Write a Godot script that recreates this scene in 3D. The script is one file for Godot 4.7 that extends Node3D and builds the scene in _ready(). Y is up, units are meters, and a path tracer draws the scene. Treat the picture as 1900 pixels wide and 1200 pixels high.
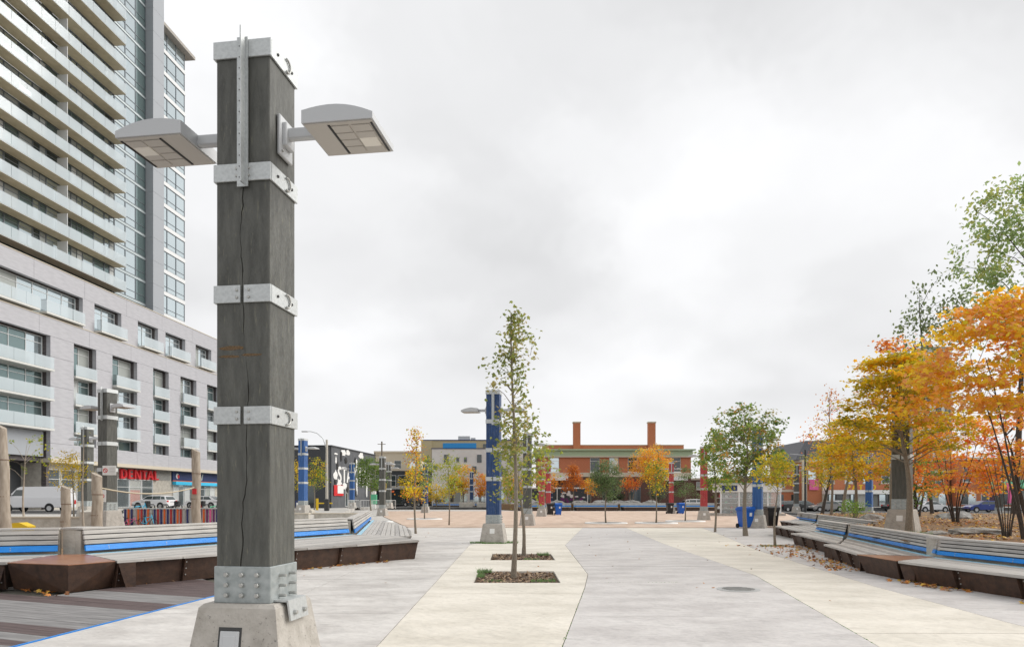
extends Node3D
# x to the right, d metres away from the camera (world z = -d), y up.

var M := {}
var rng := RandomNumberGenerator.new()
var taken := {}
var meshes := {}

class MB:
	var v := PackedVector3Array()
	var n := PackedVector3Array()
	func tri(a: Vector3, b: Vector3, c: Vector3) -> void:
		var k := (c - a).cross(b - a).normalized()
		v.append(a); v.append(b); v.append(c)
		n.append(k); n.append(k); n.append(k)
	func face(p: Array, mid: Vector3) -> void:
		var k: Vector3 = (p[2] - p[0]).cross(p[1] - p[0])
		if k.length_squared() < 1e-14 and p.size() > 3:
			k = (p[3] - p[0]).cross(p[2] - p[0])
		if k.dot(p[0] - mid) < 0.0:
			p.reverse()
		for i in range(1, p.size() - 1):
			tri(p[0], p[i], p[i + 1])
	func hexa(p: Array) -> void:
		var m := Vector3.ZERO
		for q in p:
			m += q / 8.0
		for f in [[0, 1, 2, 3], [4, 5, 6, 7], [0, 1, 5, 4], [1, 2, 6, 5], [2, 3, 7, 6], [3, 0, 4, 7]]:
			face([p[f[0]], p[f[1]], p[f[2]], p[f[3]]], m)
	func box(c: Vector3, s: Vector3, b := Basis()) -> void:
		var h := s / 2.0
		var p := []
		for y in [-h.y, h.y]:
			for q in [[-1, -1], [1, -1], [1, 1], [-1, 1]]:
				p.append(c + b * Vector3(q[0] * h.x, y, q[1] * h.z))
		hexa(p)
	func bev(c: Vector3, s: Vector3, e: float, b := Basis()) -> void:
		var h := s / 2.0
		e = minf(e, minf(h.x, minf(h.y, h.z)) * 0.9)
		var pt := func(sx, sy, sz, ax):
			var q := Vector3(sx * h.x, sy * h.y, sz * h.z)
			for i in 3:
				if i != ax:
					q[i] -= signf(q[i]) * e
			return c + b * q
		for ax in 3:
			for s1 in [-1, 1]:
				var f := []
				for q in [[-1, -1], [1, -1], [1, 1], [-1, 1]]:
					var w := [0, 0, 0]
					w[ax] = s1
					w[(ax + 1) % 3] = q[0]
					w[(ax + 2) % 3] = q[1]
					f.append(pt.call(w[0], w[1], w[2], ax))
				face(f, c)
				for s2 in [-1, 1]:
					var a2 := (ax + 1) % 3
					var a3 := (ax + 2) % 3
					var g := []
					for q in [[-1, ax], [1, ax], [1, a2], [-1, a2]]:
						var w := [0, 0, 0]
						w[ax] = s1
						w[a2] = s2
						w[a3] = q[0]
						g.append(pt.call(w[0], w[1], w[2], q[1]))
					face(g, c)
		for sx in [-1, 1]:
			for sy in [-1, 1]:
				for sz in [-1, 1]:
					face([pt.call(sx, sy, sz, 0), pt.call(sx, sy, sz, 1), pt.call(sx, sy, sz, 2)], c)
	func prism(poly: PackedVector2Array, y0: float, y1: float) -> void:
		# polygon of (x, d)
		var ix := Geometry2D.triangulate_polygon(poly)
		for i in range(0, ix.size(), 3):
			var a := poly[ix[i]]
			var b := poly[ix[i + 1]]
			var c := poly[ix[i + 2]]
			for up in [true, false]:
				var y := y1 if up else y0
				var p := [Vector3(a.x, y, -a.y), Vector3(b.x, y, -b.y), Vector3(c.x, y, -c.y)]
				face(p, (p[0] + p[1] + p[2]) / 3.0 + Vector3(0, -1 if up else 1, 0))
		var cw := Geometry2D.is_polygon_clockwise(poly)
		for i in poly.size():
			var a := poly[i]
			var b := poly[(i + 1) % poly.size()]
			var t := (b - a)
			var o := Vector2(t.y, -t.x) * (-1.0 if cw else 1.0)
			var p := [Vector3(a.x, y0, -a.y), Vector3(b.x, y0, -b.y), Vector3(b.x, y1, -b.y), Vector3(a.x, y1, -a.y)]
			face(p, p[0] - Vector3(o.x, 0, -o.y))
	func extrude(poly: PackedVector2Array, z0: float, z1: float, xf := Transform3D()) -> void:
		# polygon of (x, y), pushed along z
		var ix := Geometry2D.triangulate_polygon(poly)
		for i in range(0, ix.size(), 3):
			for z in [z0, z1]:
				var p := []
				for k in 3:
					p.append(xf * Vector3(poly[ix[i + k]].x, poly[ix[i + k]].y, z))
				face(p, (p[0] + p[1] + p[2]) / 3.0 - xf.basis.z * (z - (z0 + z1) / 2.0))
		var cw := Geometry2D.is_polygon_clockwise(poly)
		for i in poly.size():
			var a := poly[i]
			var b := poly[(i + 1) % poly.size()]
			var t := b - a
			var o := Vector2(t.y, -t.x) * (-1.0 if cw else 1.0)
			var p := [xf * Vector3(a.x, a.y, z0), xf * Vector3(b.x, b.y, z0), xf * Vector3(b.x, b.y, z1), xf * Vector3(a.x, a.y, z1)]
			face(p, p[0] - xf.basis * Vector3(o.x, o.y, 0))
	func tube(path: Array, radii: Array, sides := 8, capped := true) -> void:
		var rings := []
		var side := Vector3.ZERO
		for i in path.size():
			var t: Vector3 = (path[mini(i + 1, path.size() - 1)] - path[maxi(i - 1, 0)]).normalized()
			if side == Vector3.ZERO:
				side = t.cross(Vector3.RIGHT if absf(t.x) < 0.8 else Vector3.FORWARD).normalized()
			side = (side - t * side.dot(t)).normalized()
			var up := t.cross(side)
			var ring := []
			for k in sides:
				var a := TAU * k / sides
				ring.append(side * cos(a) + up * sin(a))
			rings.append(ring)
		for i in path.size() - 1:
			for k in sides:
				var j := (k + 1) % sides
				var a: Vector3 = rings[i][k]
				var b: Vector3 = rings[i][j]
				var c: Vector3 = rings[i + 1][j]
				var e: Vector3 = rings[i + 1][k]
				var pa: Vector3 = path[i] + a * radii[i]
				var pb: Vector3 = path[i] + b * radii[i]
				var pc: Vector3 = path[i + 1] + c * radii[i + 1]
				var pe: Vector3 = path[i + 1] + e * radii[i + 1]
				v.append_array(PackedVector3Array([pa, pc, pb, pa, pe, pc]))
				n.append_array(PackedVector3Array([a, c, b, a, e, c]))
		if capped:
			for q in [[0, path[1]], [path.size() - 1, path[path.size() - 2]]]:
				var p := []
				for k in sides:
					p.append(path[q[0]] + rings[q[0]][k] * radii[q[0]])
				face(p, q[1])
	func lathe(prof: Array, seg: int, at := Vector3.ZERO, ax := Basis()) -> void:
		# (radius, height) pairs from the bottom up, turned round ax.y
		for i in prof.size() - 1:
			for k in seg:
				var p := []
				for q in [[i, k], [i, k + 1], [i + 1, k + 1], [i + 1, k]]:
					var a: float = TAU * q[1] / seg
					p.append(at + ax * Vector3(cos(a) * prof[q[0]][0], prof[q[0]][1], sin(a) * prof[q[0]][0]))
				var am := TAU * (k + 0.5) / seg
				var tang := Vector2(prof[i + 1][0] - prof[i][0], prof[i + 1][1] - prof[i][1])
				var outw := ax * Vector3(cos(am) * tang.y, -tang.x, sin(am) * tang.y)
				var mid: Vector3 = (p[0] + p[1] + p[2] + p[3]) / 4.0
				var ok := []
				for x in p:
					if ok.is_empty() or (ok[-1].distance_to(x) > 1e-6 and ok[0].distance_to(x) > 1e-6):
						ok.append(x)
				if ok.size() > 2:
					face(ok, mid - outw)
	func blob(c: Vector3, r: Vector3, seed: int, rough: float, seg := 14, rows := 8, flat := -0.35) -> void:
		var f := FastNoiseLite.new()
		f.seed = seed
		f.frequency = 0.9
		var g := []
		for i in rows + 1:
			var row := []
			for k in seg:
				var a := TAU * k / seg
				var b := PI * (float(i) / rows - 0.5)
				var q := Vector3(cos(a) * cos(b), sin(b), sin(a) * cos(b))
				q *= 1.0 + rough * f.get_noise_3dv(q * 1.3)
				q.y = maxf(q.y, flat)
				row.append(c + q * r)
			g.append(row)
		for i in rows:
			for k in seg:
				var j := (k + 1) % seg
				face([g[i][k], g[i][j], g[i + 1][j], g[i + 1][k]], c)
	func mesh() -> ArrayMesh:
		var a := []
		a.resize(Mesh.ARRAY_MAX)
		a[Mesh.ARRAY_VERTEX] = v
		a[Mesh.ARRAY_NORMAL] = n
		var m := ArrayMesh.new()
		m.add_surface_from_arrays(Mesh.PRIMITIVE_TRIANGLES, a)
		return m

func named(s: String) -> String:
	taken[s] = taken.get(s, -1) + 1
	return s if taken[s] == 0 else "%s_%03d" % [s, taken[s]]

func thing(called: String, label: String, category: String, at := Vector3.ZERO, turn := 0.0, group := "") -> Node3D:
	var o := Node3D.new()
	o.name = named(called)
	add_child(o)
	o.position = at
	o.rotation.y = turn
	tag(o, label, category, group)
	return o

func tag(o: Node, label: String, category := "", group := "") -> void:
	o.set_meta("label", label)
	if category:
		o.set_meta("category", category)
	if group:
		o.set_meta("group", group)

func part(parent: Node, called: String, m: Mesh, mat: Material, at := Vector3.ZERO, b := Basis()) -> MeshInstance3D:
	var o := MeshInstance3D.new()
	o.name = called
	o.mesh = m
	o.material_override = mat
	parent.add_child(o, true)
	o.transform = Transform3D(b, at)
	return o

func boxm(s: Vector3, e := 0.0) -> ArrayMesh:
	var key := "%.4v|%.4f" % [s, e]
	if not meshes.has(key):
		var m := MB.new()
		if e > 0.0:
			m.bev(Vector3.ZERO, s, e)
		else:
			m.box(Vector3.ZERO, s)
		meshes[key] = m.mesh()
	return meshes[key]

func bx(parent: Node, called: String, lo: Vector3, hi: Vector3, mat: Material, e := 0.0) -> MeshInstance3D:
	return part(parent, called, boxm((hi - lo).abs(), e), mat, (lo + hi) / 2.0)

func structure(called: String, m: Mesh, mat: Material) -> MeshInstance3D:
	var o := part(self, named(called), m, mat)
	o.set_meta("kind", "structure")
	return o

func poly(a: Array) -> PackedVector2Array:
	var p := PackedVector2Array()
	for q in a:
		p.append(Vector2(q[0], q[1]))
	return p

func pm(p: PackedVector2Array, y0: float, y1: float) -> ArrayMesh:
	var m := MB.new()
	m.prism(p, y0, y1)
	return m.mesh()

func W(x: float, d: float, y := 0.0) -> Vector3:
	return Vector3(x, y, -d)

func lin(r: float, g: float, b: float) -> Color:
	return Color(r, g, b).linear_to_srgb()

func noise_tex(freq: float, seed: int, cols: Array, oct := 4, size := 512, kind := FastNoiseLite.TYPE_SIMPLEX_SMOOTH) -> NoiseTexture2D:
	var f := FastNoiseLite.new()
	f.noise_type = kind
	f.frequency = freq
	f.seed = seed
	f.fractal_octaves = oct
	f.fractal_gain = 0.55
	var t := NoiseTexture2D.new()
	t.width = size
	t.height = size
	t.seamless = true
	t.noise = f
	if cols.size():
		var g := Gradient.new()
		var offs := PackedFloat32Array()
		var cc := PackedColorArray()
		for c in cols:
			offs.append(c[0])
			cc.append(c[1])
		g.offsets = offs
		g.colors = cc
		t.color_ramp = g
	return t

func bump_tex(freq: float, seed: int, strength: float, oct := 4) -> NoiseTexture2D:
	var t := noise_tex(freq, seed, [], oct, 512)
	t.as_normal_map = true
	t.bump_strength = strength
	return t

func mat(key: String, col: Color, rough := 0.8, metal := 0.0) -> StandardMaterial3D:
	var m := StandardMaterial3D.new()
	m.resource_name = key
	m.albedo_color = col
	m.roughness = rough
	m.metallic = metal
	M[key] = m
	return m

# mottled material: lo..hi are the darkest and palest tone of the same stuff
func grain(key: String, lo: Color, hi: Color, scale: Vector3, rough: float, freq := 0.012, seed := 1, bump: NoiseTexture2D = null, bump_scale := 0.4, world := true, metal := 0.0, oct := 5) -> StandardMaterial3D:
	var m := mat(key, Color.WHITE, rough, metal)
	m.albedo_texture = noise_tex(freq, seed, [[0.15, lo], [0.5, lo.lerp(hi, 0.55)], [0.85, hi]], oct)
	m.uv1_triplanar = true
	m.uv1_world_triplanar = world
	m.uv1_scale = scale
	if bump:
		m.normal_enabled = true
		m.normal_texture = bump
		m.normal_scale = bump_scale
	return m

func over(m: StandardMaterial3D, freq: float, seed: int, from: float, to: float, col: Color, strength: float, oct := 4) -> void:
	# specks, stains or chips of another colour on top: clear below `from`, full above `to`
	m.detail_enabled = true
	m.detail_blend_mode = BaseMaterial3D.BLEND_MODE_MIX
	m.detail_albedo = noise_tex(freq, seed, [[from, Color(col, 0.0)], [to, Color(col, strength)]], oct)
	m.detail_uv_layer = BaseMaterial3D.DETAIL_UV_1

func materials() -> void:
	var fine := bump_tex(0.05, 3, 6.0)
	var coarse := bump_tex(0.02, 9, 8.0)
	var m := grain("concrete_grey", lin(0.465, 0.44, 0.425), lin(0.61, 0.585, 0.565), Vector3(0.13, 0.22, 0.26), 0.9, 0.010, 11, fine, 0.25)
	over(m, 0.02, 12, 0.62, 0.95, lin(0.30, 0.28, 0.265), 0.5, 6)
	m = grain("concrete_cream", lin(0.585, 0.545, 0.47), lin(0.725, 0.68, 0.60), Vector3(0.12, 0.2, 0.22), 0.9, 0.009, 21, fine, 0.25)
	over(m, 0.018, 22, 0.66, 1.0, lin(0.42, 0.385, 0.32), 0.5, 6)
	m = grain("concrete_pale", lin(0.47, 0.445, 0.42), lin(0.63, 0.605, 0.575), Vector3(0.12, 0.6, 0.24), 0.9, 0.012, 31, fine, 0.25)
	over(m, 0.02, 33, 0.6, 0.95, lin(0.33, 0.32, 0.30), 0.4, 6)
	m = grain("tan_paving", lin(0.47, 0.34, 0.255), lin(0.63, 0.49, 0.39), Vector3(0.12, 0.12, 0.12), 0.9, 0.012, 41, fine, 0.3)
	m = grain("asphalt", lin(0.055, 0.055, 0.056), lin(0.12, 0.118, 0.115), Vector3(0.15, 0.15, 0.15), 0.92, 0.012, 51, fine, 0.4)
	grain("sidewalk", lin(0.42, 0.40, 0.37), lin(0.56, 0.54, 0.51), Vector3(0.1, 0.1, 0.1), 0.9, 0.012, 52, fine, 0.25)
	grain("bed", lin(0.09, 0.085, 0.07), lin(0.16, 0.15, 0.12), Vector3(0.8, 0.8, 0.8), 0.95, 0.02, 53, fine, 0.4)
	m = grain("cast_concrete", lin(0.34, 0.315, 0.28), lin(0.48, 0.45, 0.41), Vector3(0.7, 0.7, 0.7), 0.88, 0.012, 61, fine, 0.35, false)
	over(m, 0.06, 62, 0.80, 0.86, lin(0.13, 0.125, 0.12), 0.8, 3)
	grain("wall_concrete", lin(0.40, 0.37, 0.32), lin(0.54, 0.51, 0.45), Vector3(0.3, 0.3, 0.3), 0.88, 0.012, 63, fine, 0.3)
	# stained timber, lengthwise along local y
	m = grain("timber_dark", lin(0.062, 0.063, 0.056), lin(0.105, 0.106, 0.094), Vector3(1.5, 0.28, 1.5), 0.6, 0.012, 71, bump_tex(0.03, 72, 5.0), 0.35, false)
	over(m, 0.028, 73, 0.74, 1.0, lin(0.26, 0.25, 0.17), 0.5, 8)
	m = grain("timber_blue", lin(0.007, 0.032, 0.10), lin(0.02, 0.065, 0.19), Vector3(2.2, 0.16, 2.2), 0.5, 0.012, 74, bump_tex(0.03, 72, 5.0), 0.35, false)
	over(m, 0.035, 75, 0.74, 0.86, lin(0.25, 0.27, 0.34), 0.7, 5)
	grain("timber_bright_blue", lin(0.012, 0.07, 0.23), lin(0.035, 0.12, 0.33), Vector3(2.2, 0.16, 2.2), 0.5, 0.012, 79, null, 0.3, false)
	m = grain("timber_red", lin(0.30, 0.022, 0.028), lin(0.46, 0.06, 0.06), Vector3(2.2, 0.16, 2.2), 0.5, 0.012, 76, null, 0.3, false)
	over(m, 0.035, 77, 0.74, 0.86, lin(0.5, 0.3, 0.28), 0.7, 5)
	grain("galvanised", lin(0.47, 0.49, 0.49), lin(0.57, 0.59, 0.59), Vector3(2.2, 2.2, 2.2), 0.48, 0.02, 81, null, 0.3, false, 0.55)
	grain("galvanised_shoe", lin(0.30, 0.33, 0.33), lin(0.41, 0.44, 0.44), Vector3(1.4, 1.4, 1.4), 0.5, 0.012, 82, null, 0.3, false, 0.45)
	mat("bolt", lin(0.45, 0.45, 0.43), 0.45, 0.7)
	mat("dark_steel", lin(0.05, 0.05, 0.05), 0.5, 0.3)
	m = mat("rust_smear", Color(lin(0.20, 0.12, 0.055), 0.6), 0.8)
	m.transparency = BaseMaterial3D.TRANSPARENCY_ALPHA
	mat("luminaire", lin(0.50, 0.51, 0.52), 0.45, 0.15)
	mat("luminaire_under", lin(0.50, 0.47, 0.43), 0.55)
	mat("lens", lin(0.80, 0.76, 0.68), 0.25)
	m = grain("bench_wood", lin(0.30, 0.285, 0.27), lin(0.48, 0.46, 0.435), Vector3(0.22, 2.6, 2.6), 0.8, 0.012, 91, bump_tex(0.04, 92, 5.0), 0.3, false)
	over(m, 0.05, 93, 0.72, 0.98, lin(0.2, 0.19, 0.175), 0.4, 4)
	m = grain("bench_wood_pale", lin(0.40, 0.38, 0.355), lin(0.55, 0.525, 0.49), Vector3(0.2, 2.3, 2.3), 0.8, 0.012, 94, bump_tex(0.04, 95, 5.0), 0.3, false)
	grain("bench_wood_dark", lin(0.22, 0.205, 0.19), lin(0.40, 0.38, 0.35), Vector3(0.18, 2.4, 2.4), 0.85, 0.012, 98, null, 0.3, false)
	grain("blue_slat", lin(0.006, 0.20, 0.64), lin(0.012, 0.26, 0.74), Vector3(0.4, 2, 2), 0.32, 0.012, 96, null, 0.3, false)
	grain("reflection_slat", lin(0.24, 0.55, 0.70), lin(0.42, 0.70, 0.80), Vector3(0.4, 2, 2), 0.4, 0.012, 97, null, 0.3, false)  # reflection of the blue backrest slat, put into the slat colour
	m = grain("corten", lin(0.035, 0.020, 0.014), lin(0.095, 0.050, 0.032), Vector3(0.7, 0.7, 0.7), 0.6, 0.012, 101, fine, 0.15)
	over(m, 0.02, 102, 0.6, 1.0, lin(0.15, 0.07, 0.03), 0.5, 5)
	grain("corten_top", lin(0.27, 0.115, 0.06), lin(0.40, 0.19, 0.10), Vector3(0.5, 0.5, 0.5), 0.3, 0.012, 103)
	grain("deck_grey", lin(0.15, 0.145, 0.145), lin(0.29, 0.28, 0.275), Vector3(0.15, 2.5, 2.5), 0.75, 0.012, 111, null, 0.3, false)
	grain("deck_brown", lin(0.065, 0.045, 0.045), lin(0.14, 0.10, 0.095), Vector3(0.15, 2.5, 2.5), 0.75, 0.012, 112, null, 0.3, false)
	m = grain("mulch", lin(0.10, 0.06, 0.032), lin(0.33, 0.21, 0.11), Vector3(0.9, 0.9, 0.9), 0.95, 0.03, 121, coarse, 1.0)
	over(m, 0.03, 122, 0.6, 0.9, lin(0.40, 0.20, 0.06), 0.7, 5)
	grain("soil", lin(0.055, 0.036, 0.022), lin(0.17, 0.11, 0.07), Vector3(1.2, 1.2, 1.2), 0.95, 0.03, 123, coarse, 1.0)
	grain("stone", lin(0.20, 0.20, 0.19), lin(0.40, 0.39, 0.37), Vector3(0.6, 0.6, 0.6), 0.85, 0.015, 124, coarse, 0.6)
	grain("bark", lin(0.15, 0.125, 0.095), lin(0.30, 0.255, 0.20), Vector3(5, 0.9, 5), 0.9, 0.02, 131, coarse, 0.6)
	grain("bark_dark", lin(0.035, 0.028, 0.024), lin(0.09, 0.075, 0.062), Vector3(5, 0.9, 5), 0.9, 0.02, 132, coarse, 0.6)
	grain("peeled_log", lin(0.28, 0.23, 0.18), lin(0.46, 0.40, 0.33), Vector3(2, 0.3, 2), 0.8, 0.012, 133, null, 0.3, false)
	for k in [["leaf", 1.0], ["fallen_leaf", 0.2]]:
		m = mat(k[0], Color.WHITE, 0.6)
		m.vertex_color_use_as_albedo = true
		m.backlight_enabled = true
		m.backlight = Color(k[1], k[1], k[1])
	m = mat("grass", lin(0.10, 0.22, 0.03), 0.7)
	m.backlight_enabled = true
	m.backlight = Color(0.4, 0.4, 0.4)
	# buildings
	m = grain("condo_brick", lin(0.41, 0.408, 0.43), lin(0.475, 0.472, 0.495), Vector3(0.12, 0.7, 0.12), 0.88, 0.012, 141)
	grain("condo_dark", lin(0.075, 0.065, 0.066), lin(0.13, 0.115, 0.115), Vector3(0.2, 0.9, 0.2), 0.85, 0.012, 142)
	grain("slab_concrete", lin(0.58, 0.52, 0.38), lin(0.68, 0.61, 0.46), Vector3(0.15, 0.15, 0.15), 0.9, 0.012, 143)
	mat("slab_edge", lin(0.60, 0.60, 0.57), 0.7)
	mat("frame_white", lin(0.7, 0.71, 0.71), 0.5)
	mat("frame_grey", lin(0.16, 0.18, 0.20), 0.45, 0.3)
	mat("spandrel", lin(0.48, 0.54, 0.55), 0.3, 0.2)
	mat("fin_grey", lin(0.34, 0.36, 0.385), 0.6)
	m = mat("glass", lin(0.62, 0.70, 0.72), 0.06, 0.85)
	m = mat("glass_dark", lin(0.035, 0.05, 0.05), 0.06, 0.0)
	m.metallic_specular = 0.8
	m = mat("glass_green", lin(0.20, 0.27, 0.27), 0.08, 0.6)
	m = mat("guard_glass", Color(lin(0.60, 0.67, 0.70), 0.55), 0.1)
	m.transparency = BaseMaterial3D.TRANSPARENCY_ALPHA
	m = mat("clear_glass", Color(lin(0.75, 0.82, 0.82), 0.22), 0.05)
	m.transparency = BaseMaterial3D.TRANSPARENCY_ALPHA
	mat("added_blind", lin(0.56, 0.58, 0.57), 0.35)  # pale pane, added to lighten windows that reflect the dark soffits
	mat("added_curtain", lin(0.34, 0.36, 0.34), 0.4)  # mid-grey pane, added for the same lightening
	grain("brick", lin(0.43, 0.145, 0.07), lin(0.52, 0.20, 0.11), Vector3(0.35, 1.6, 0.35), 0.88, 0.02, 151)
	grain("brick_orange", lin(0.42, 0.145, 0.065), lin(0.54, 0.21, 0.11), Vector3(0.35, 1.6, 0.35), 0.88, 0.02, 152)
	grain("brick_dark", lin(0.10, 0.05, 0.04), lin(0.16, 0.09, 0.07), Vector3(0.35, 1.6, 0.35), 0.88, 0.02, 153)
	mat("copper_green", lin(0.40, 0.50, 0.34), 0.75)
	mat("stone_trim", lin(0.58, 0.52, 0.42), 0.85)
	mat("white_paint", lin(0.76, 0.76, 0.74), 0.6)
	grain("render_white", lin(0.70, 0.665, 0.635), lin(0.78, 0.745, 0.715), Vector3(0.08, 0.08, 0.08), 0.85, 0.012, 154)
	mat("beige_panel", lin(0.50, 0.43, 0.27), 0.7)
	mat("charcoal", lin(0.05, 0.054, 0.06), 0.75)
	grain("charcoal_wall", lin(0.075, 0.08, 0.088), lin(0.11, 0.116, 0.125), Vector3(0.1, 0.1, 0.1), 0.8, 0.012, 155)
	mat("black", lin(0.012, 0.012, 0.013), 0.5)
	mat("sign_red", lin(0.62, 0.022, 0.03), 0.4)
	mat("sign_navy", lin(0.012, 0.03, 0.12), 0.5)
	mat("sign_blue", lin(0.02, 0.28, 0.66), 0.5)
	mat("sky_blue", lin(0.04, 0.50, 0.78), 0.5)
	mat("orange_paint", lin(0.66, 0.12, 0.02), 0.55)
	mat("red_paint", lin(0.42, 0.02, 0.02), 0.55)
	mat("navy_paint", lin(0.02, 0.025, 0.13), 0.55)
	mat("grey_paint", lin(0.40, 0.40, 0.39), 0.55)
	mat("purple_paint", lin(0.14, 0.02, 0.12), 0.55)
	mat("pink_paint", lin(0.70, 0.12, 0.30), 0.5)
	mat("yellow_paint", lin(0.75, 0.50, 0.01), 0.5)
	mat("awning_green", lin(0.10, 0.42, 0.24), 0.7)
	m = mat("bin_blue", lin(0.004, 0.10, 0.46), 0.38)
	mat("bin_black", lin(0.015, 0.015, 0.016), 0.42)
	mat("tyre", lin(0.014, 0.014, 0.015), 0.8)
	mat("rim", lin(0.5, 0.5, 0.5), 0.35, 0.8)
	for c in [["car_white", lin(0.74, 0.74, 0.75)], ["car_silver", lin(0.30, 0.29, 0.28)], ["car_blue", lin(0.02, 0.045, 0.24)], ["car_black", lin(0.012, 0.013, 0.015)], ["car_grey", lin(0.12, 0.125, 0.13)]]:
		m = mat(c[0], c[1], 0.28)
		m.clearcoat_enabled = true
		m.clearcoat = 0.7
		m.clearcoat_roughness = 0.06
	mat("lamp_red", lin(0.5, 0.015, 0.015), 0.25)
	mat("lamp_clear", lin(0.7, 0.7, 0.68), 0.15)
	mat("rope", lin(0.55, 0.48, 0.36), 0.9)
	mat("brown_cap", lin(0.20, 0.13, 0.09), 0.7)
	grain("roof_slate", lin(0.12, 0.125, 0.14), lin(0.20, 0.205, 0.22), Vector3(0.3, 0.8, 0.3), 0.8, 0.02, 156)

func sky_material() -> PanoramaSkyMaterial:
	# one even layer of cloud: broad soft folds, a little brighter and darker
	var f := FastNoiseLite.new()
	f.noise_type = FastNoiseLite.TYPE_SIMPLEX_SMOOTH
	f.frequency = 0.42
	f.seed = 41
	f.fractal_octaves = 5
	f.fractal_gain = 0.42
	f.domain_warp_enabled = true
	f.domain_warp_amplitude = 0.9
	f.domain_warp_frequency = 0.35
	var w := 1024
	var h := 512
	var im := Image.create_empty(w, h, false, Image.FORMAT_RGBF)
	for j in h:
		var el := PI * (0.5 - (j + 0.5) / h)
		var s := maxf(sin(el), 0.0)
		var near := smoothstep(0.0, 0.22, s)
		for i in w:
			var v := 0.545
			if el > 0.0:
				var az := TAU * (i + 0.5) / w
				var k := cos(el) / (s + 0.28)
				var q := f.get_noise_2d(sin(az) * k * 2.2 + 3.1, cos(az) * k * 2.2 + 1.7)
				v = lerpf(0.545, 0.525 + 0.165 * clampf(q, -0.6, 0.5), near)
			im.set_pixel(i, j, Color(v * 0.992, v * 0.997, v * 1.012))
	var m := PanoramaSkyMaterial.new()
	m.panorama = ImageTexture.create_from_image(im)
	return m

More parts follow.
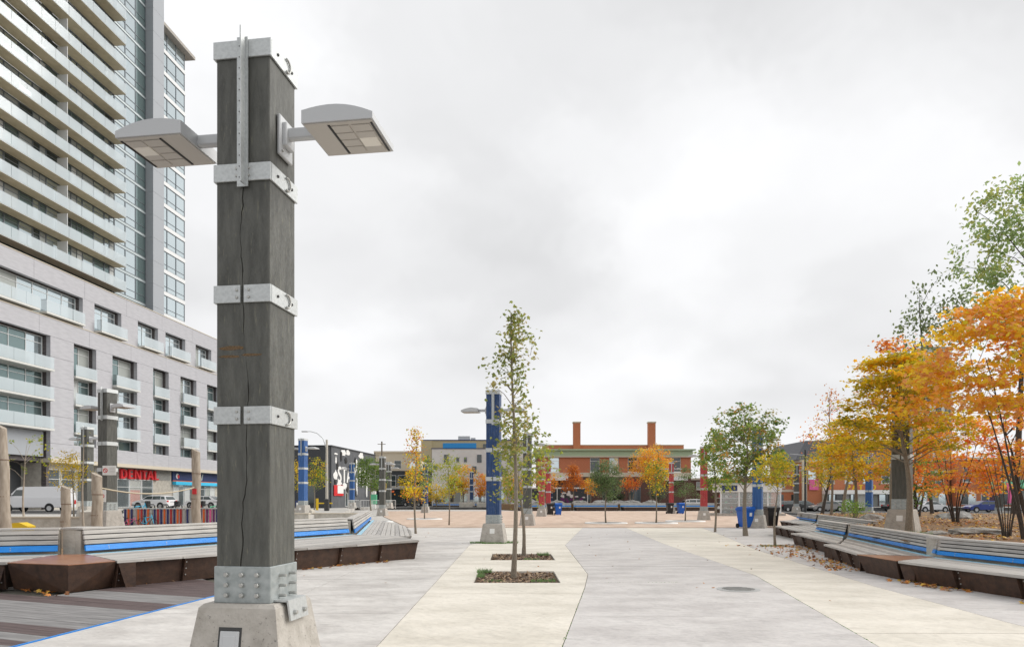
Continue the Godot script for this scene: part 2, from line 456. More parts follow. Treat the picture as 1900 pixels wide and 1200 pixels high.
func paving() -> void:
	var p := structure("ground", boxm(Vector3(1600, 0.4, 1600)), M.asphalt)
	p.position = Vector3(0, -0.55, -300)
	# sub-base that shows dark in the joints
	p = structure("plaza_base", pm(poly([[-16, -8], [16, -8], [20, 45], [34, 101], [-30, 101], [-20, 40], [-16, 20]]), -0.5, -0.035), M.bed)
	var plaza := Node3D.new()
	plaza.name = "plaza_pavement"
	add_child(plaza)
	plaza.set_meta("kind", "structure")
	var gap := 0.011
	# [material, outline, joint distances, uneven]
	var c1 := poly([[-1.42, -2], [-1.42, 23.7], [-1.1, 26.2], [-0.55, 37.8], [3.75, 37.8], [1.78, 23.8], [1.56, 14.6], [1.27, 12.4], [0.52, 7.4], [-0.3, -2]])
	var mid := poly([[-0.3, -2], [0.52, 7.4], [1.27, 12.4], [1.56, 14.6], [1.78, 23.8], [3.75, 37.8], [6.05, 37.8], [5.23, 24.6], [4.93, 14.4], [3.84, 7.4], [2.3, -2]])
	var c2 := poly([[2.3, -2], [3.84, 7.4], [4.93, 14.4], [5.23, 24.6], [6.05, 37.8], [10.1, 37.8], [8.83, 29.65], [7.41, 21.5], [6.41, 12.5], [6.22, 9], [6.2, -2]])
	var right := poly([[6.2, -2], [6.22, 9], [6.41, 12.5], [7.41, 21.5], [8.83, 29.65], [10.1, 37.8], [16.4, 37.8], [13.0, 27.0], [10.5, 20.0], [9.0, 10], [9.6, -2]])
	var left := poly([[-5.95, -2], [-5.2, 7.44], [-4.62, 12.2], [-6.2, 14.6], [-6.9, 13.2], [-9.2, 12.2], [-12.0, 14.2], [-8.4, 38.2], [-0.55, 37.8], [-1.1, 26.2], [-1.42, 23.7], [-1.42, -2]])
	var pits := [[-0.70, 0.88, 13.1, 15.2], [-0.54, 1.08, 17.95, 20.05]]
	for a in [["concrete_cream", c1, [2.5, 7.6, 11.6, 13.1, 15.2, 17.95, 20.05, 23.75, 30.0]], ["concrete_grey", mid, [0.5, 5.2, 9.4, 13.2, 16.3, 20.7, 26.4, 32.0]], ["concrete_cream", c2, [3.0, 8.2, 13.2, 19.0, 25.5, 31.5]], ["concrete_grey", right, [0.0, 4.6, 9.9, 14.4, 18.8, 23.5, 29.0]], ["concrete_pale", left, [1.2, 5.6, 9.6, 13.7, 18.0, 22.4, 26.2, 30.5, 34.0]]]:
		var cuts: Array = [-3.0] + a[2] + [45.0]
		for i in cuts.size() - 1:
			var strips := [[-30.0, 30.0]]
			if a[1] == c1:
				for q in pits:
					if absf(cuts[i] - q[2]) < 0.01:
						strips = [[-30.0, q[0] - gap], [q[1] + gap, 30.0]]
			if a[0] == "concrete_pale":
				strips = [[-30.0, -3.4], [-3.4, 30.0]]
			for s in strips:
				var band := poly([[s[0], cuts[i]], [s[1], cuts[i]], [s[1], cuts[i + 1]], [s[0], cuts[i + 1]]])
				for r in Geometry2D.intersect_polygons(a[1], band):
					for e in Geometry2D.offset_polygon(r, -gap / 2.0):
						part(plaza, "paving_slab", pm(e, -0.06, rng.randf_range(-0.002, 0.002)), M[a[0]])
	# the reddish field beyond, the pale strip behind it
	structure("tan_pavement", pm(poly([[-5.6, 38.4], [16.2, 38.4], [19, 45], [30.5, 80], [31, 88.4], [-15.5, 88.4], [-11.2, 62.0]]), -0.1, 0.0), M.tan_paving)
	structure("pale_pavement", pm(poly([[-15.5, 88.5], [31, 88.5], [31, 100], [-22, 100]]), -0.1, 0.003), M.sidewalk)
	structure("side_pavement", pm(poly([[-12.1, 14.4], [-8.5, 38.3], [-5.7, 38.4], [-11.3, 62.0], [-15.6, 88.4], [-22, 100], [-26, 100], [-26, 34], [-17, 34], [-17, 14.4]]), -0.1, -0.001), M.sidewalk)
	# the street side, a little higher; its kerb walls
	structure("raised_street", pm(poly([[-120, 36.2], [-14.6, 36.2], [-13.6, 57.0], [-22, 100], [-22, 320], [-400, 320], [-400, 36.2]]), -0.3, 0.42), M.sidewalk)
	structure("parking_lot", pm(poly([[-90, 52], [-30, 52], [-30, 69], [-90, 69]]), 0.30, 0.425), M.asphalt)
	structure("far_street", pm(poly([[-18, 101], [400, 101], [400, 320], [-18, 320]]), -0.3, 0.30), M.asphalt)
	structure("side_street", pm(poly([[34, 60], [300, 60], [300, 101], [34, 101]]), -0.34, -0.2), M.asphalt)
	structure("far_sidewalk", pm(poly([[33, 101.2], [300, 101.2], [300, 108], [33, 108]]), -0.3, 0.34), M.sidewalk)
	# wooden deck by the rusty corner, planks nearly across the view
	var deck := Node3D.new()
	deck.name = "boardwalk"
	add_child(deck)
	deck.set_meta("kind", "structure")
	var dp := poly([[-5.98, -2], [-5.25, 7.44], [-4.68, 12.05], [-6.0, 13.75], [-6.85, 12.55], [-7.4, 11.2], [-9.0, 11.9], [-14.0, 10.2], [-14.5, -2]])
	var du := Vector2(0.93, -0.37)
	var dn := Vector2(0.37, 0.93)
	var k := -8.0
	while k < 16.0:
		var wd := 0.21 if rng.randf() < 0.6 else 0.3
		var q := PackedVector2Array([du * -25 + dn * k, du * 25 + dn * k, du * 25 + dn * (k + wd - 0.008), du * -25 + dn * (k + wd - 0.008)])
		for r in Geometry2D.intersect_polygons(dp, q):
			var loc := PackedVector2Array()
			for c in r:
				loc.append(Vector2(c.dot(du), c.dot(dn)))
			part(deck, "plank", pm(loc, -0.05, rng.randf_range(0.002, 0.005)), M.deck_brown if rng.randf() < 0.46 else M.deck_grey, Vector3.ZERO, Basis(Vector3.UP, atan2(du.y, du.x)))
		k += wd
	for e in [[[-5.98, -2], [-5.25, 7.44]], [[-5.25, 7.44], [-4.68, 12.05]]]:
		var a := Vector2(e[0][0], e[0][1])
		var b := Vector2(e[1][0], e[1][1])
		var t := (b - a).normalized()
		var o := Vector2(t.y, -t.x) * 0.035
		part(deck, "blue_edging", pm(PackedVector2Array([a, b, b + o, a + o]), -0.05, 0.006), M.blue_slat)
	# manhole cover in the grey path
	var mh := thing("manhole_cover", "round cast iron manhole cover set in the grey concrete path", "manhole cover", W(3.87, 12.15, 0.0))
	var b := MB.new()
	b.lathe([[0.36, -0.03], [0.36, 0.006], [0.31, 0.008], [0.0, 0.008]], 32)
	part(mh, "frame", b.mesh(), M.grey_paint)
	b = MB.new()
	b.lathe([[0.30, -0.02], [0.30, 0.011], [0.0, 0.011]], 32)
	part(mh, "cover", b.mesh(), M.grey_paint)
	for i in range(-4, 5):
		var l := 2.0 * sqrt(0.27 * 0.27 - pow(i * 0.058, 2))
		part(mh, "slot", boxm(Vector3(l, 0.004, 0.018)), M.stone, Vector3(0, 0.0135, i * 0.058))

func disc(key: String, r: float, h: float, seg := 6) -> ArrayMesh:
	# a bolt head pointing along +z
	if not meshes.has(key):
		var b := MB.new()
		b.lathe([[r, 0.0], [r, h * 0.8], [r * 0.8, h], [0.0, h]], seg, Vector3.ZERO, Basis(Vector3.RIGHT, PI / 2))
		meshes[key] = b.mesh()
	return meshes[key]

func luminaire(parent: Node, sign: float, near: bool) -> void:
	# arm from the side face, then a flat arched head; sign +1 to the right, -1 to the left
	var bs := Basis(Vector3.UP, 0.0 if sign > 0 else PI)
	var b := MB.new()
	b.bev(Vector3(0.255, 4.62, 0), Vector3(0.03, 0.34, 0.24), 0.008)
	b.bev(Vector3(0.285, 4.64, 0), Vector3(0.04, 0.20, 0.15), 0.008)
	b.bev(Vector3(0.43, 4.66, 0), Vector3(0.32, 0.09, 0.075), 0.01)
	var arm := part(parent, "lamp_arm", b.mesh(), M.luminaire, Vector3.ZERO, bs)
	b = MB.new()
	var top := []
	for i in 9:
		var x := i / 8.0
		top.append([0.53 + 0.6 * x, 4.615 + 0.09 + 0.05 * sin(x * PI * 0.85) - 0.075 * x * x])
	var prof := [[0.53, 4.60], [1.13, 4.60]]
	top.reverse()
	b.extrude(poly(prof + top), -0.28, 0.28)
	b.extrude(poly([[0.56, 4.73], [0.8, 4.76], [1.0, 4.72], [1.0, 4.66], [0.56, 4.66]]), -0.19, 0.19)
	var head := part(parent, "luminaire", b.mesh(), M.luminaire, Vector3.ZERO, bs)
	if not near:
		part(head, "lens", boxm(Vector3(0.5, 0.012, 0.44)), M.luminaire_under, Vector3(0.84, 4.596, 0))
		return
	part(head, "underside_plate", boxm(Vector3(0.57, 0.012, 0.53)), M.luminaire_under, Vector3(0.83, 4.597, 0))
	for x in [0.745, 1.105]:
		part(head, "gasket", boxm(Vector3(0.018, 0.008, 0.47)), M.black, Vector3(x, 4.588, 0))
	for i in 2:
		for j in 4:
			if i == 1 and j == 1:
				continue
			part(head, "led_cover", boxm(Vector3(0.155, 0.010, 0.103), 0.004), M.luminaire_under, Vector3(0.835 + i * 0.172, 4.587, -0.17 + j * 0.113))
	part(head, "lens", boxm(Vector3(0.15, 0.012, 0.15), 0.004), M.lens, Vector3(1.0, 4.586, -0.055))
	part(arm, "bolt", disc("lamp_bolt", 0.012, 0.012), M.bolt, Vector3(0.271, 4.49, 0.08), Basis(Vector3.UP, PI / 2))

func timber_shape(cracked: bool) -> ArrayMesh:
	# square timber, side 0.47 m, from 0.98 up to 5.27; a wandering drying check down the front face
	var b := MB.new()
	var a := 0.235
	var e := 0.008
	if not cracked:
		b.bev(Vector3(0, 3.125, 0), Vector3(2 * a, 4.29, 2 * a), e)
		return b.mesh()
	var f := FastNoiseLite.new()
	f.seed = 5
	f.frequency = 0.9
	var rings := []
	var y := 0.98
	while y < 5.28:
		var c := 0.012 + 0.03 * f.get_noise_1d(y * 1.6) + 0.014 * f.get_noise_1d(y * 7.0 + 40.0) - 0.025 * sin(y * 2.1)
		var w := maxf(0.0006, 0.0035 + 0.006 * f.get_noise_1d(y * 2.3 + 90.0))
		rings.append([Vector3(-a + e, y, a), Vector3(c - w, y, a), Vector3(c, y, a - 0.03), Vector3(c + w, y, a), Vector3(a - e, y, a), Vector3(a, y, a - e), Vector3(a, y, -a + e), Vector3(a - e, y, -a), Vector3(-a + e, y, -a), Vector3(-a, y, -a + e), Vector3(-a, y, a - e)])
		y += 0.06
	for i in rings.size() - 1:
		for k in 11:
			var j := (k + 1) % 11
			b.face([rings[i][k], rings[i][j], rings[i + 1][j], rings[i + 1][k]], Vector3(rings[i][k].x * 0.4, y / 2, -0.05) if k != 1 and k != 2 else Vector3(rings[i][k].x + (-0.1 if k == 1 else 0.1), rings[i][k].y, 0.1))
	b.box(Vector3(0, 5.265, 0), Vector3(2 * a - 0.02, 0.01, 2 * a - 0.02))
	return b.mesh()

func light_post(label: String, colour: String, at: Vector3, turn: float, level: int, heads := true) -> Node3D:
	# level 0: seen close, 1: middle distance, 2: far
	var t := thing("timber_light_post", label, "light post", at, turn, "painted timber light posts on the plaza")
	var key := "post_%d" % level
	var b: MB
	if not meshes.has("post_foot"):
		b = MB.new()
		var p := []
		for r in [[0.0, 0.435], [0.655, 0.335], [0.685, 0.305]]:
			p.append([Vector3(-r[1], r[0], -r[1]), Vector3(r[1], r[0], -r[1]), Vector3(r[1], r[0], r[1]), Vector3(-r[1], r[0], r[1])])
		b.hexa(p[0] + p[1])
		b.hexa(p[1] + p[2])
		meshes["post_foot"] = b.mesh()
	if not meshes.has(key):
		meshes[key] = timber_shape(level == 0)
	var foot := part(t, "concrete_base", meshes["post_foot"], M.cast_concrete)
	var lean := Basis(Vector3.RIGHT, -atan2(0.1, 0.655))
	var pz := 0.435 - 0.36 * 0.1 / 0.655
	if level == 0:
		var ph := part(foot, "access_panel", boxm(Vector3(0.20, 0.29, 0.03)), M.dark_steel, Vector3(-0.04, 0.36, pz - 0.008), lean)
		ph.mesh = boxm(Vector3(0.20, 0.29, 0.02))
		part(foot, "panel_door", boxm(Vector3(0.165, 0.25, 0.03), 0.005), M.luminaire, Vector3(-0.04, 0.35, pz), lean)
		part(foot, "panel_door_inset", boxm(Vector3(0.105, 0.19, 0.03), 0.004), M.luminaire, Vector3(-0.04, 0.345, pz + 0.006), lean)
	else:
		part(foot, "access_panel", boxm(Vector3(0.17, 0.17, 0.02), 0.005), M.white_paint, Vector3(0.0, 0.42, pz + 0.002 - 0.009), lean)
	var shoe := part(t, "steel_shoe", boxm(Vector3(0.50, 0.305, 0.50), 0.006), M.galvanised_shoe, Vector3(0, 0.836, 0))
	if level < 2:
		for i in 3:
			for j in 3:
				part(shoe, "bolt", disc("bolt", 0.021, 0.028), M.bolt, Vector3(-0.135 + i * 0.135, -0.085 + j * 0.085, 0.25))
		for i in 2:
			for j in 3:
				part(shoe, "bolt", disc("bolt_long", 0.014, 0.06), M.bolt, Vector3(0.25, -0.1 + j * 0.085, 0.09 - i * 0.19), Basis(Vector3.UP, PI / 2))
	if level == 0:
		b = MB.new()
		b.box(Vector3(0.30, 0.700, 0.02), Vector3(0.14, 0.016, 0.34))
		b.box(Vector3(0.381, 0.62, 0.02), Vector3(0.016, 0.17, 0.34), Basis(Vector3.BACK, atan2(0.1, 0.655)))
		var br := part(t, "base_bracket", b.mesh(), M.galvanised)
		for z in [-0.07, 0.11]:
			part(br, "bolt", disc("bolt", 0.021, 0.028), M.bolt, Vector3(0.392, 0.60, z), Basis(Vector3.UP, PI / 2))
	var tm := part(t, "timber", meshes[key], M[colour])
	if level == 0:
		for q in [[-0.10, 2.80, 0.10, 0.016, 3], [-0.13, 2.73, 0.09, 0.010, 4], [0.07, 2.74, 0.08, 0.009, 5]]:
			b = MB.new()
			b.blob(Vector3.ZERO, Vector3(q[2], q[3], 0.0008), q[4], 0.8, 18, 9, -1.0)
			part(tm, "rust_streak", b.mesh(), M.rust_smear, Vector3(q[0], q[1], 0.2355))
	for y in [2.24, 3.245, 4.25, 5.27]:
		b = MB.new()
		var s := 0.254
		var q := 0.018
		if y < 5.0 and level < 2:
			b.bev(Vector3(-s / 2 - 0.007, 0, s - q / 2), Vector3(s - 0.018, 0.145, q), 0.003)
			b.bev(Vector3(s / 2 + 0.006, 0, s - q / 2), Vector3(s - 0.018, 0.145, q), 0.003)
		else:
			b.bev(Vector3(0, 0, s - q / 2), Vector3(2 * s, 0.145, q), 0.003)
		b.bev(Vector3(s - q / 2, 0, -0.01), Vector3(q, 0.145, 2 * s - 0.02), 0.003)
		b.bev(Vector3(-s + q / 2, 0, -0.01), Vector3(q, 0.145, 2 * s - 0.02), 0.003)
		b.bev(Vector3(0, 0, -s + q / 2), Vector3(2 * s - 0.04, 0.145, q), 0.003)
		if y > 5.0:
			b.box(Vector3(0, 0.06, 0), Vector3(2 * s - 0.04, 0.01, 2 * s - 0.04))
		var mk := "band_%d_%d" % [level, 1 if y > 5 else 0]
		if not meshes.has(mk):
			meshes[mk] = b.mesh()
		var band := part(t, "steel_band", meshes[mk], M.galvanised, Vector3(0, y, 0))
		if level == 0:
			if y < 5:
				for x in [-0.045, 0.06]:
					for dy in [-0.03, 0.03]:
						part(band, "bolt", disc("small_bolt", 0.012, 0.012), M.bolt, Vector3(x, dy, s))
			for z in [0.13, -0.13]:
				part(band, "bolt", disc("small_bolt", 0.012, 0.012), M.dark_steel, Vector3(s, 0.0, z), Basis(Vector3.UP, PI / 2))
			var ring := MB.new()
			var path := []
			var rr := []
			for i in 11:
				var a := -PI * 0.62 + PI * 1.24 * i / 10.0
				path.append(Vector3(s + 0.012, 0.055 * sin(a), -0.03 - 0.055 * cos(a)))
				rr.append(0.0085)
			ring.tube(path, rr, 6)
			part(band, "tie_ring", ring.mesh(), M.bolt)
	b = MB.new()
	b.box(Vector3(0.012, 4.74, 0.262), Vector3(0.095, 1.23, 0.012))
	b.box(Vector3(0.035, 4.77, 0.305), Vector3(0.010, 1.27, 0.075))
	var bar := part(t, "angle_bar", b.mesh(), M.galvanised)
	if level == 0:
		for i in 13:
			part(bar, "bolt", disc("rivet", 0.006, 0.006), M.dark_steel, Vector3(-0.012, 4.2 + i * 0.09, 0.268))
	if heads:
		luminaire(t, 1.0, level == 0)
		luminaire(t, -1.0, level == 0)
	return t

func bench(label: String, b0: Vector2, b1: Vector2, front: Array, seat: float, back: float, group: String, far := false, bare := false) -> Node3D:
	# b0 -> b1 is the line of the backrest with the sitters on its right-hand side; front: outline points from beside b1 round to beside b0
	var u := (b1 - b0).normalized()
	var turn := atan2(u.y, u.x)
	var t := thing("slatted_bench", label, "bench", W(b0.x, b0.y), turn, group)
	var w := Vector2(u.y, -u.x)
	var L := b0.distance_to(b1)
	var out := PackedVector2Array([Vector2(0, 0), Vector2(L, 0)])
	for q in front:
		var r: Vector2 = Vector2(q[0], q[1]) - b0
		out.append(Vector2(r.dot(u), -r.dot(w)))
	var deep := 0.0
	var x0 := 0.0
	var x1 := L
	for q in out:
		deep = minf(deep, q.y)
		x0 = minf(x0, q.x)
		x1 = maxf(x1, q.x)
	var sw := 0.145 if not far else 0.3
	var k := 0
	while -deep > k * sw + 0.03:
		var z := -(k * sw + 0.012)
		var strip := PackedVector2Array([Vector2(x0 - 1, z), Vector2(x1 + 1, z), Vector2(x1 + 1, z - sw + 0.014), Vector2(x0 - 1, z - sw + 0.014)])
		for r in Geometry2D.intersect_polygons(out, strip):
			if r.size() < 3 or absf(polygon_area(r)) < 0.01:
				continue
			part(t, "seat_slat", pm(r, seat - 0.045, seat + rng.randf_range(-0.002, 0.002)), M.reflection_slat if k == 0 else [M.bench_wood, M.bench_wood_pale, M.bench_wood_pale, M.bench_wood_dark][rng.randi() % 4])  # rearmost slat carries a painted blue reflection, the rest plain wood
		k += 1
	# backrest slats lean away from the sitters; the lowest is blue
	if not bare:
		var rows := 4
		var tall := back - seat - 0.05
		var lean := Basis(Vector3.RIGHT, -0.2)
		for r in rows:
			var hgt := tall * (0.31 if r == 0 else 0.23)
			var yy := seat + 0.04 + (hgt / 2 if r == 0 else tall * 0.31 + hgt * (r - 0.5))
			part(t, "back_slat", boxm(Vector3(L - 0.03, hgt - 0.017, 0.04), 0.005), M.blue_slat if r == 0 else [M.bench_wood, M.bench_wood_pale, M.bench_wood_pale][rng.randi() % 3], Vector3(L / 2, yy, -0.02 - (yy - seat) * 0.2), lean)
			if r == 0 and not far:
				var x := 0.5
				while x < L - 0.3:
					for dy in [-0.02, 0.02]:
						part(t, "screw", disc("screw", 0.010, 0.006), M.bolt, Vector3(x, yy + dy, -0.02 - (yy + dy - seat) * 0.2 + 0.02), lean)
					x += 1.35
		part(t, "dark_backing", boxm(Vector3(L - 0.06, back - seat - 0.06, 0.012)), M.dark_steel, Vector3(L / 2, (back + seat) / 2 + 0.02, -0.052 - (back - seat) * 0.1), lean)  # dark sheet added behind the slats; its colour supplies the shade in the gaps
		var zb := -0.07 - (back - seat) * 0.2
		part(t, "cap_plank", boxm(Vector3(L, 0.04, 0.24), 0.006), M.bench_wood_pale, Vector3(L / 2, back + 0.012, zb - 0.05))
		part(t, "back_wall", boxm(Vector3(L - 0.02, back - 0.03, 0.16)), M.wall_concrete, Vector3(L / 2, (back - 0.03) / 2, zb - 0.08))
	# rusty steel skirt: panels between ribs along every free edge
	var cw := Geometry2D.is_polygon_clockwise(out)
	for i in range(1, out.size()):
		var a := out[i]
		var c := out[(i + 1) % out.size()]
		var len := a.distance_to(c)
		if len < 0.25:
			continue
		var s := (c - a) / len
		var inn := Vector2(-s.y, s.x) * (-1.0 if cw else 1.0)
		var n := maxi(1, int(round(len / (1.3 if not far else 4.0))))
		for j in n:
			var m := MB.new()
			var e0 := a + s * (len * j / n + 0.02)
			var e1 := a + s * (len * (j + 1) / n - 0.02)
			var pts := []
			for q in [[e0, 0.10, seat - 0.05], [e1, 0.10, seat - 0.05], [e1, 0.19, 0.0], [e0, 0.19, 0.0]]:
				for dz in [0.0, 0.012]:
					var pp: Vector2 = q[0] + inn * (q[1] + dz)
					pts.append(Vector3(pp.x, q[2], -pp.y))
			m.hexa([pts[0], pts[2], pts[4], pts[6], pts[1], pts[3], pts[5], pts[7]])
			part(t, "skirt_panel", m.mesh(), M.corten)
		for j in n + 1:
			var e0 := a + s * clampf(len * j / n, 0.03, len - 0.03)
			var m := MB.new()
			var pts := []
			for dz in [-0.008, 0.008]:
				for q in [[0.02, seat - 0.047], [0.14, 0.0], [0.3, 0.0], [0.3, seat - 0.047]]:
					var pp: Vector2 = e0 + inn * q[0] + s * dz
					pts.append(Vector3(pp.x, q[1], -pp.y))
			m.hexa(pts)
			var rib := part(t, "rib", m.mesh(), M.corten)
			if not far:
				for f in [0.25, 0.5, 0.75]:
					var pp: Vector2 = e0 + inn * (0.185 - 0.09 * f) - s * (0.06 if j > 0 else -0.06)
					part(rib, "bolt", disc("rib_bolt", 0.014, 0.014), M.bolt, Vector3(pp.x, seat * f, -pp.y), Basis(Vector3.UP, atan2(-inn.x, inn.y)))
	return t

func polygon_area(p: PackedVector2Array) -> float:
	var s := 0.0
	for i in p.size():
		s += p[i].cross(p[(i + 1) % p.size()])
	return s / 2.0

func leaf_shape(kind: String) -> Array:
	# [points, normals] of one leaf of length 1 lying flat, a little folded
	if not meshes.has("leaf_" + kind):
		var half := [[0.0, -0.4], [0.34, -0.34], [0.22, -0.13], [0.5, 0.06], [0.19, 0.2], [0.0, 0.6]]
		if kind == "oval":
			half = [[0.0, -0.5], [0.3, 0.0], [0.0, 0.5]]
		var ring := []
		for q in half:
			ring.append(Vector3(q[0], -0.4 * q[0] * q[0] - 0.25 * q[1] * q[1], q[1]))
		for i in range(half.size() - 2, 0, -1):
			ring.append(Vector3(-ring[i].x, ring[i].y, ring[i].z))
		var b := MB.new()
		for i in ring.size():
			b.face([Vector3(0, 0.03, 0.0), ring[i], ring[(i + 1) % ring.size()]], Vector3(0, -5, 0))
		meshes["leaf_" + kind] = [b.v, b.n]
	return meshes["leaf_" + kind]

func leaf_cloud(parent: Node, called: String, spots: Array, kind: String, material: String) -> MeshInstance3D:
	# spots: [position, size, colour, how level the leaf lies 0..1]
	var shape := leaf_shape(kind)
	var pv: PackedVector3Array = shape[0]
	var pn: PackedVector3Array = shape[1]
	var v := PackedVector3Array()
	var n := PackedVector3Array()
	var c := PackedColorArray()
	var cc := PackedColorArray()
	cc.resize(pv.size())
	for s in spots:
		var tilt := (1.0 - float(s[3])) * 1.5
		var b := Basis(Vector3.UP, rng.randf() * TAU) * Basis(Vector3.RIGHT, rng.randfn(0.35 * (1.0 - float(s[3])), 0.25 + tilt * 0.5)) * Basis(Vector3.BACK, rng.randfn(0.0, 0.2 + tilt * 0.45))
		v.append_array(Transform3D(b.scaled(Vector3.ONE * float(s[1])), s[0]) * pv)
		n.append_array(Transform3D(b, Vector3.ZERO) * pn)
		cc.fill(s[2])
		c.append_array(cc)
	var a := []
	a.resize(Mesh.ARRAY_MAX)
	a[Mesh.ARRAY_VERTEX] = v
	a[Mesh.ARRAY_NORMAL] = n
	a[Mesh.ARRAY_COLOR] = c
	var m := ArrayMesh.new()
	m.add_surface_from_arrays(Mesh.PRIMITIVE_TRIANGLES, a)
	return part(parent, called, m, M[material])

const GREEN := [[0.11, 0.18, 0.035], [0.15, 0.24, 0.05], [0.21, 0.28, 0.06]]
const OLIVE := [[0.22, 0.25, 0.06], [0.28, 0.29, 0.07], [0.34, 0.28, 0.09], [0.18, 0.22, 0.055]]
const LIME := [[0.30, 0.33, 0.03], [0.42, 0.38, 0.03], [0.22, 0.28, 0.04]]
const YELLOW := [[0.60, 0.40, 0.02], [0.68, 0.47, 0.03], [0.45, 0.36, 0.03], [0.36, 0.34, 0.03]]
const GOLD := [[0.72, 0.44, 0.015], [0.80, 0.54, 0.02], [0.52, 0.42, 0.02], [0.80, 0.40, 0.015], [0.40, 0.36, 0.02]]
const ORANGE := [[0.70, 0.36, 0.02], [0.70, 0.44, 0.03], [0.70, 0.29, 0.035], [0.70, 0.50, 0.04], [0.70, 0.36, 0.12]]
const CORAL := [[0.82, 0.25, 0.06], [0.84, 0.33, 0.075], [0.78, 0.19, 0.06], [0.84, 0.42, 0.05]]
const RUST := [[0.50, 0.17, 0.03], [0.62, 0.22, 0.03], [0.42, 0.15, 0.04]]

func tree(called: String, label: String, at: Vector3, o: Dictionary) -> Node3D:
	var t := thing(called, label, "tree", at, 0.0, o.get("group", ""))
	var h: float = o.h
	var cb: float = o.cb
	var r: float = o.r
	var shape: String = o.get("shape", "oval")
	var lean: Vector2 = o.get("lean", Vector2.ZERO)
	var off: Vector3 = o.get("off", Vector3.ZERO)
	var tr: float = o.tr
	var bark: Material = M[o.get("bark", "bark")]
	var top: float = o.get("top", h * (0.93 if shape == "cone" or shape == "column" else 0.72))
	var stems: int = o.get("stems", 1)
	var wob := rng.randf_range(-0.08, 0.08)
	var axis := func(f: float) -> Vector3:
		return Vector3(lean.x * f + wob * sin(f * 5.0), top * f, lean.y * f + wob * 0.6 * sin(f * 4.0 + 1.0)) + off * smoothstep(0.3, 1.0, f)
	var b := MB.new()
	for s in stems:
		var path := []
		var rad := []
		var sp := Vector3.ZERO
		if stems > 1:
			sp = Vector3(cos(TAU * s / stems + 0.4), 0, sin(TAU * s / stems + 0.4))
		for i in 11:
			var f := i / 10.0
			path.append(axis.call(f) + sp * (0.08 + r * 0.42 * pow(f, 1.3)) + Vector3(0, -0.05 if i == 0 else 0.0, 0))
			rad.append(tr * (1.25 if i == 0 else 1.0) * lerpf(1.0, 0.22, f) * (1.0 if stems == 1 else rng.randf_range(0.8, 1.1)))
		b.tube(path, rad, 9)
	part(t, "trunk", b.mesh(), bark)
	# clumps of leaves, each at the end of a limb
	var spots := []
	var ends := []
	b = MB.new()
	var pal: Array = o.pal
	var lvl: float = o.get("level", 0.5)
	var flat: float = o.get("flat", 0.7)
	for c in int(o.n):
		var p: Vector3
		if shape == "cone":
			var f := pow(rng.randf(), 1.15)
			var a := rng.randf() * TAU
			var rr: float = r * pow(1.0 - f, 0.75) * lerpf(0.25, 1.0, sqrt(rng.randf())) * lerpf(0.75, 1.0, minf(1.0, f * 4.0))
			p = Vector3(cos(a) * rr, lerpf(cb, h, f), sin(a) * rr) + Vector3(lean.x, 0, lean.y) * f
		elif shape == "column":
			var f := rng.randf()
			var a := rng.randf() * TAU
			var rr: float = r * sqrt(rng.randf_range(0.02, 1.0)) * minf(1.0, (1.03 - f) * 3.0) * (0.75 + 0.35 * sin(f * 9.0 + a))
			p = Vector3(cos(a) * rr, lerpf(cb, h, f), sin(a) * rr) + Vector3(lean.x, 0, lean.y) * f
		elif shape == "umbrella":
			var f := rng.randf()
			var a := rng.randf() * TAU
			var rr: float = r * sqrt(maxf(0.05, 1.0 - pow(absf(f - 0.25) / 0.78, 2.0))) * sqrt(rng.randf_range(0.04, 1.0))
			p = Vector3(cos(a) * rr, lerpf(cb, h, f) - rr * 0.12, sin(a) * rr) + off
		else:
			var q := Vector3(rng.randfn(), rng.randfn(), rng.randfn()).normalized() * pow(rng.randf_range(0.05, 1.0), 0.4)
			p = Vector3(q.x * r, lerpf(cb, h, 0.5 + 0.5 * q.y), q.z * r) + off
		# the limb leaves the trunk below its clump, or forks off a clump nearer the trunk
		var ax: Vector3 = axis.call(clampf(p.y / top, 0.0, 1.0))
		var out := Vector2(p.x - ax.x, p.z - ax.z).length()
		var f0 := clampf((p.y - out * (0.35 if shape == "umbrella" else 0.9)) / top, cb * 0.7 / top, 0.97)
		var q0: Vector3 = axis.call(f0)
		if stems > 1:
			var bestd := 1e9
			for s in stems:
				var sp := Vector3(cos(TAU * s / stems + 0.4), 0, sin(TAU * s / stems + 0.4))
				var cand: Vector3 = axis.call(f0) + sp * (0.08 + r * 0.42 * pow(f0, 1.3))
				if cand.distance_to(p) < bestd:
					bestd = cand.distance_to(p)
					q0 = cand
		var best := q0.distance_to(p) * 0.8
		var forked := false
		for e in ends:
			if e[1] < out and e[0].y < p.y + 0.25 * r and e[0].distance_to(p) < best:
				best = e[0].distance_to(p)
				q0 = e[0]
				forked = true
		ends.append([p, out])
		var mid := q0.lerp(p, 0.5) + Vector3(0, q0.distance_to(p) * 0.10, 0)
		var br: float = clampf(tr * 0.2, 0.004, 0.035) * (0.5 if forked else 1.0)
		b.tube([q0, mid, p], [br, br * 0.65, br * 0.35], 5, false)
		var c0: Array = pal[rng.randi() % pal.size()]
		var big := rng.randf_range(0.75, 1.25)
		for k in int(o.m * big):
			var g := Vector3(rng.randfn(), rng.randfn() * flat, rng.randfn()) * float(o.cl) * 0.55 * big
			var c1: Array = c0 if rng.randf() < 0.6 else pal[rng.randi() % pal.size()]
			var j := rng.randf_range(0.8, 1.15)
			spots.append([p + g, float(o.ls) * rng.randf_range(0.7, 1.2), Color(minf(c1[0] * j * 1.25, 0.88), minf(c1[1] * j * 1.25, 0.8), c1[2] * j * 1.25), lvl])
	part(t, "branches", b.mesh(), bark)
